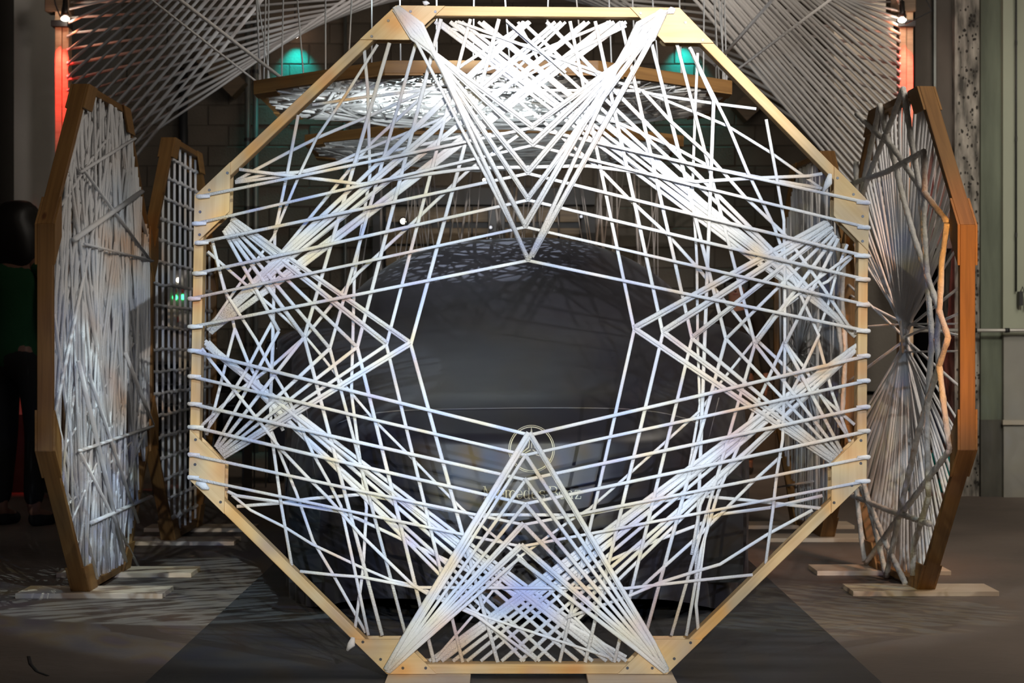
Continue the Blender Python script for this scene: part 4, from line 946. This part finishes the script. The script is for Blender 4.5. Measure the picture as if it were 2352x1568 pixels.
bevel_box('carton_body', X(590, 13.6), X(610, 13.6), 13.55, 13.75, .72, .86, mat('pale_card', (.32, .33, .30), .8), t, .004)
bevel_box('stand_top', X(584, 13.6), X(616, 13.6), 13.5, 13.8, .69, .72, BLACK, t, .003)
for x in (587, 613): bevel_box('stand_leg', X(x - 1, 13.6), X(x + 1, 13.6), 13.52, 13.56, 0, .69, BLACK, t, .002)
t = thing('control_box', (X(411, 17.9), 17.9, px(0, 690, 17.9).z), 'small grey wall box with two green lights behind the grid-woven octagon', 'box')
zz = lambda y, d=17.85: px(0, y, d).z
bevel_box('box_body', X(386, 17.9), X(434, 17.9), 17.86, 17.97, zz(760), zz(620), mat('light_grey_box', (.16, .15, .14), .6), t, .006)
dots(t, [(X(402, 17.85), 17.85, zz(683)), (X(420, 17.85), 17.85, zz(682))], .024, GLOWG); dots(t, [(X(410, 17.85), 17.85, zz(643))], .02, GLOWW, 'white_lamp')
for x in (402, 421): bevel_box('red_button', X(x - 4, 17.85), X(x + 4, 17.85), 17.84, 17.86, zz(674), zz(664), REDM, t, .003)
bevel_box('red_button', X(408, 17.85), X(416, 17.85), 17.84, 17.86, zz(740), zz(726), REDM, t, .003)
t = thing('storage_rack', (X(396, 13.0), 13.0, 0), 'black open storage rack behind the grid-woven octagon', 'rack')
zr = lambda y: px(0, y, 13.0).z
for y in (832, 880, 928, 990): bevel_box('rack_shelf', X(352, 13), X(560, 13), 12.95, 13.35, zr(y + 5), zr(y), BLACK, t, .002)
for x in (353, 420, 490, 558): bevel_box('rack_post', X(x, 13), X(x + 5, 13), 12.95, 13.35, 0, zr(830), BLACK, t, .002)
bevel_box('rack_back', X(352, 13), X(560, 13), 13.34, 13.36, zr(990), zr(832), BLACK, t, 0)
for i, (x0, x1, y0, y1) in enumerate(((362, 392, 845, 880), (398, 416, 850, 880), (428, 470, 838, 880), (365, 410, 895, 928), (430, 480, 890, 928), (500, 545, 895, 928))):
    bb = thing('storage_bin', (X((x0 + x1) / 2, 13), 13.1, zr(y1)), 'black bin on the storage rack, %s' % ['upper shelf at its left end', 'upper shelf, the narrow one', 'upper shelf, third from the left', 'lower shelf at its left end', 'lower shelf in the middle', 'lower shelf at its right end'][i], 'bin', 'bins on the storage rack')
    bevel_box('bin_body', X(x0, 13), X(x1, 13), 12.98, 13.25, zr(y1) + .001, zr(y0 + 4), mat('dark_bin', (.02, .02, .022), .5), bb, .006); bevel_box('bin_lid', X(x0 - 1, 13), X(x1 + 1, 13), 12.97, 13.26, zr(y0 + 4), zr(y0), BLACK, bb, .003)
def small_light(x, y, label, r=.018, m=GLOWW, d=17.55):
    t = thing('work_light', px(x, y, d), label, 'lamp')
    bm = bmesh.new(); bmesh.ops.create_uvsphere(bm, u_segments=14, v_segments=8, radius=r); me = bpy.data.meshes.new('bulb'); bm.to_mesh(me); bm.free(); new_obj('bulb', me, m, t)
    vs, fs = tube_vf([(0, .01, 0), (0, .07, 0)], [r * 1.6, r * .9], 12); new_obj('shade', mesh_vf('shade', vs, fs, True), BLACK, t)
    vs, fs = tube_vf([(0, .06, 0), (0, .15, .02), (0, .3, .02)], .006, 6); new_obj('arm', mesh_vf('arm', vs, fs, True), BLACK, t)
small_light(926, 508, 'round white work light at the left end of the loading bay', .024)
small_light(1127, 522, 'upper of two small work lights on the grey post base', .014, GLOWD)
small_light(1127, 550, 'lower of two small work lights on the grey post base', .011, GLOWD)
small_light(1335, 497, 'small work light at the right end of the loading bay', .013, GLOWD)
small_light(1112, 413, 'left of two tiny lights above the loading bay', .013, GLOWW)
small_light(1133, 416, 'right of two tiny lights above the loading bay', .010, GLOWD)
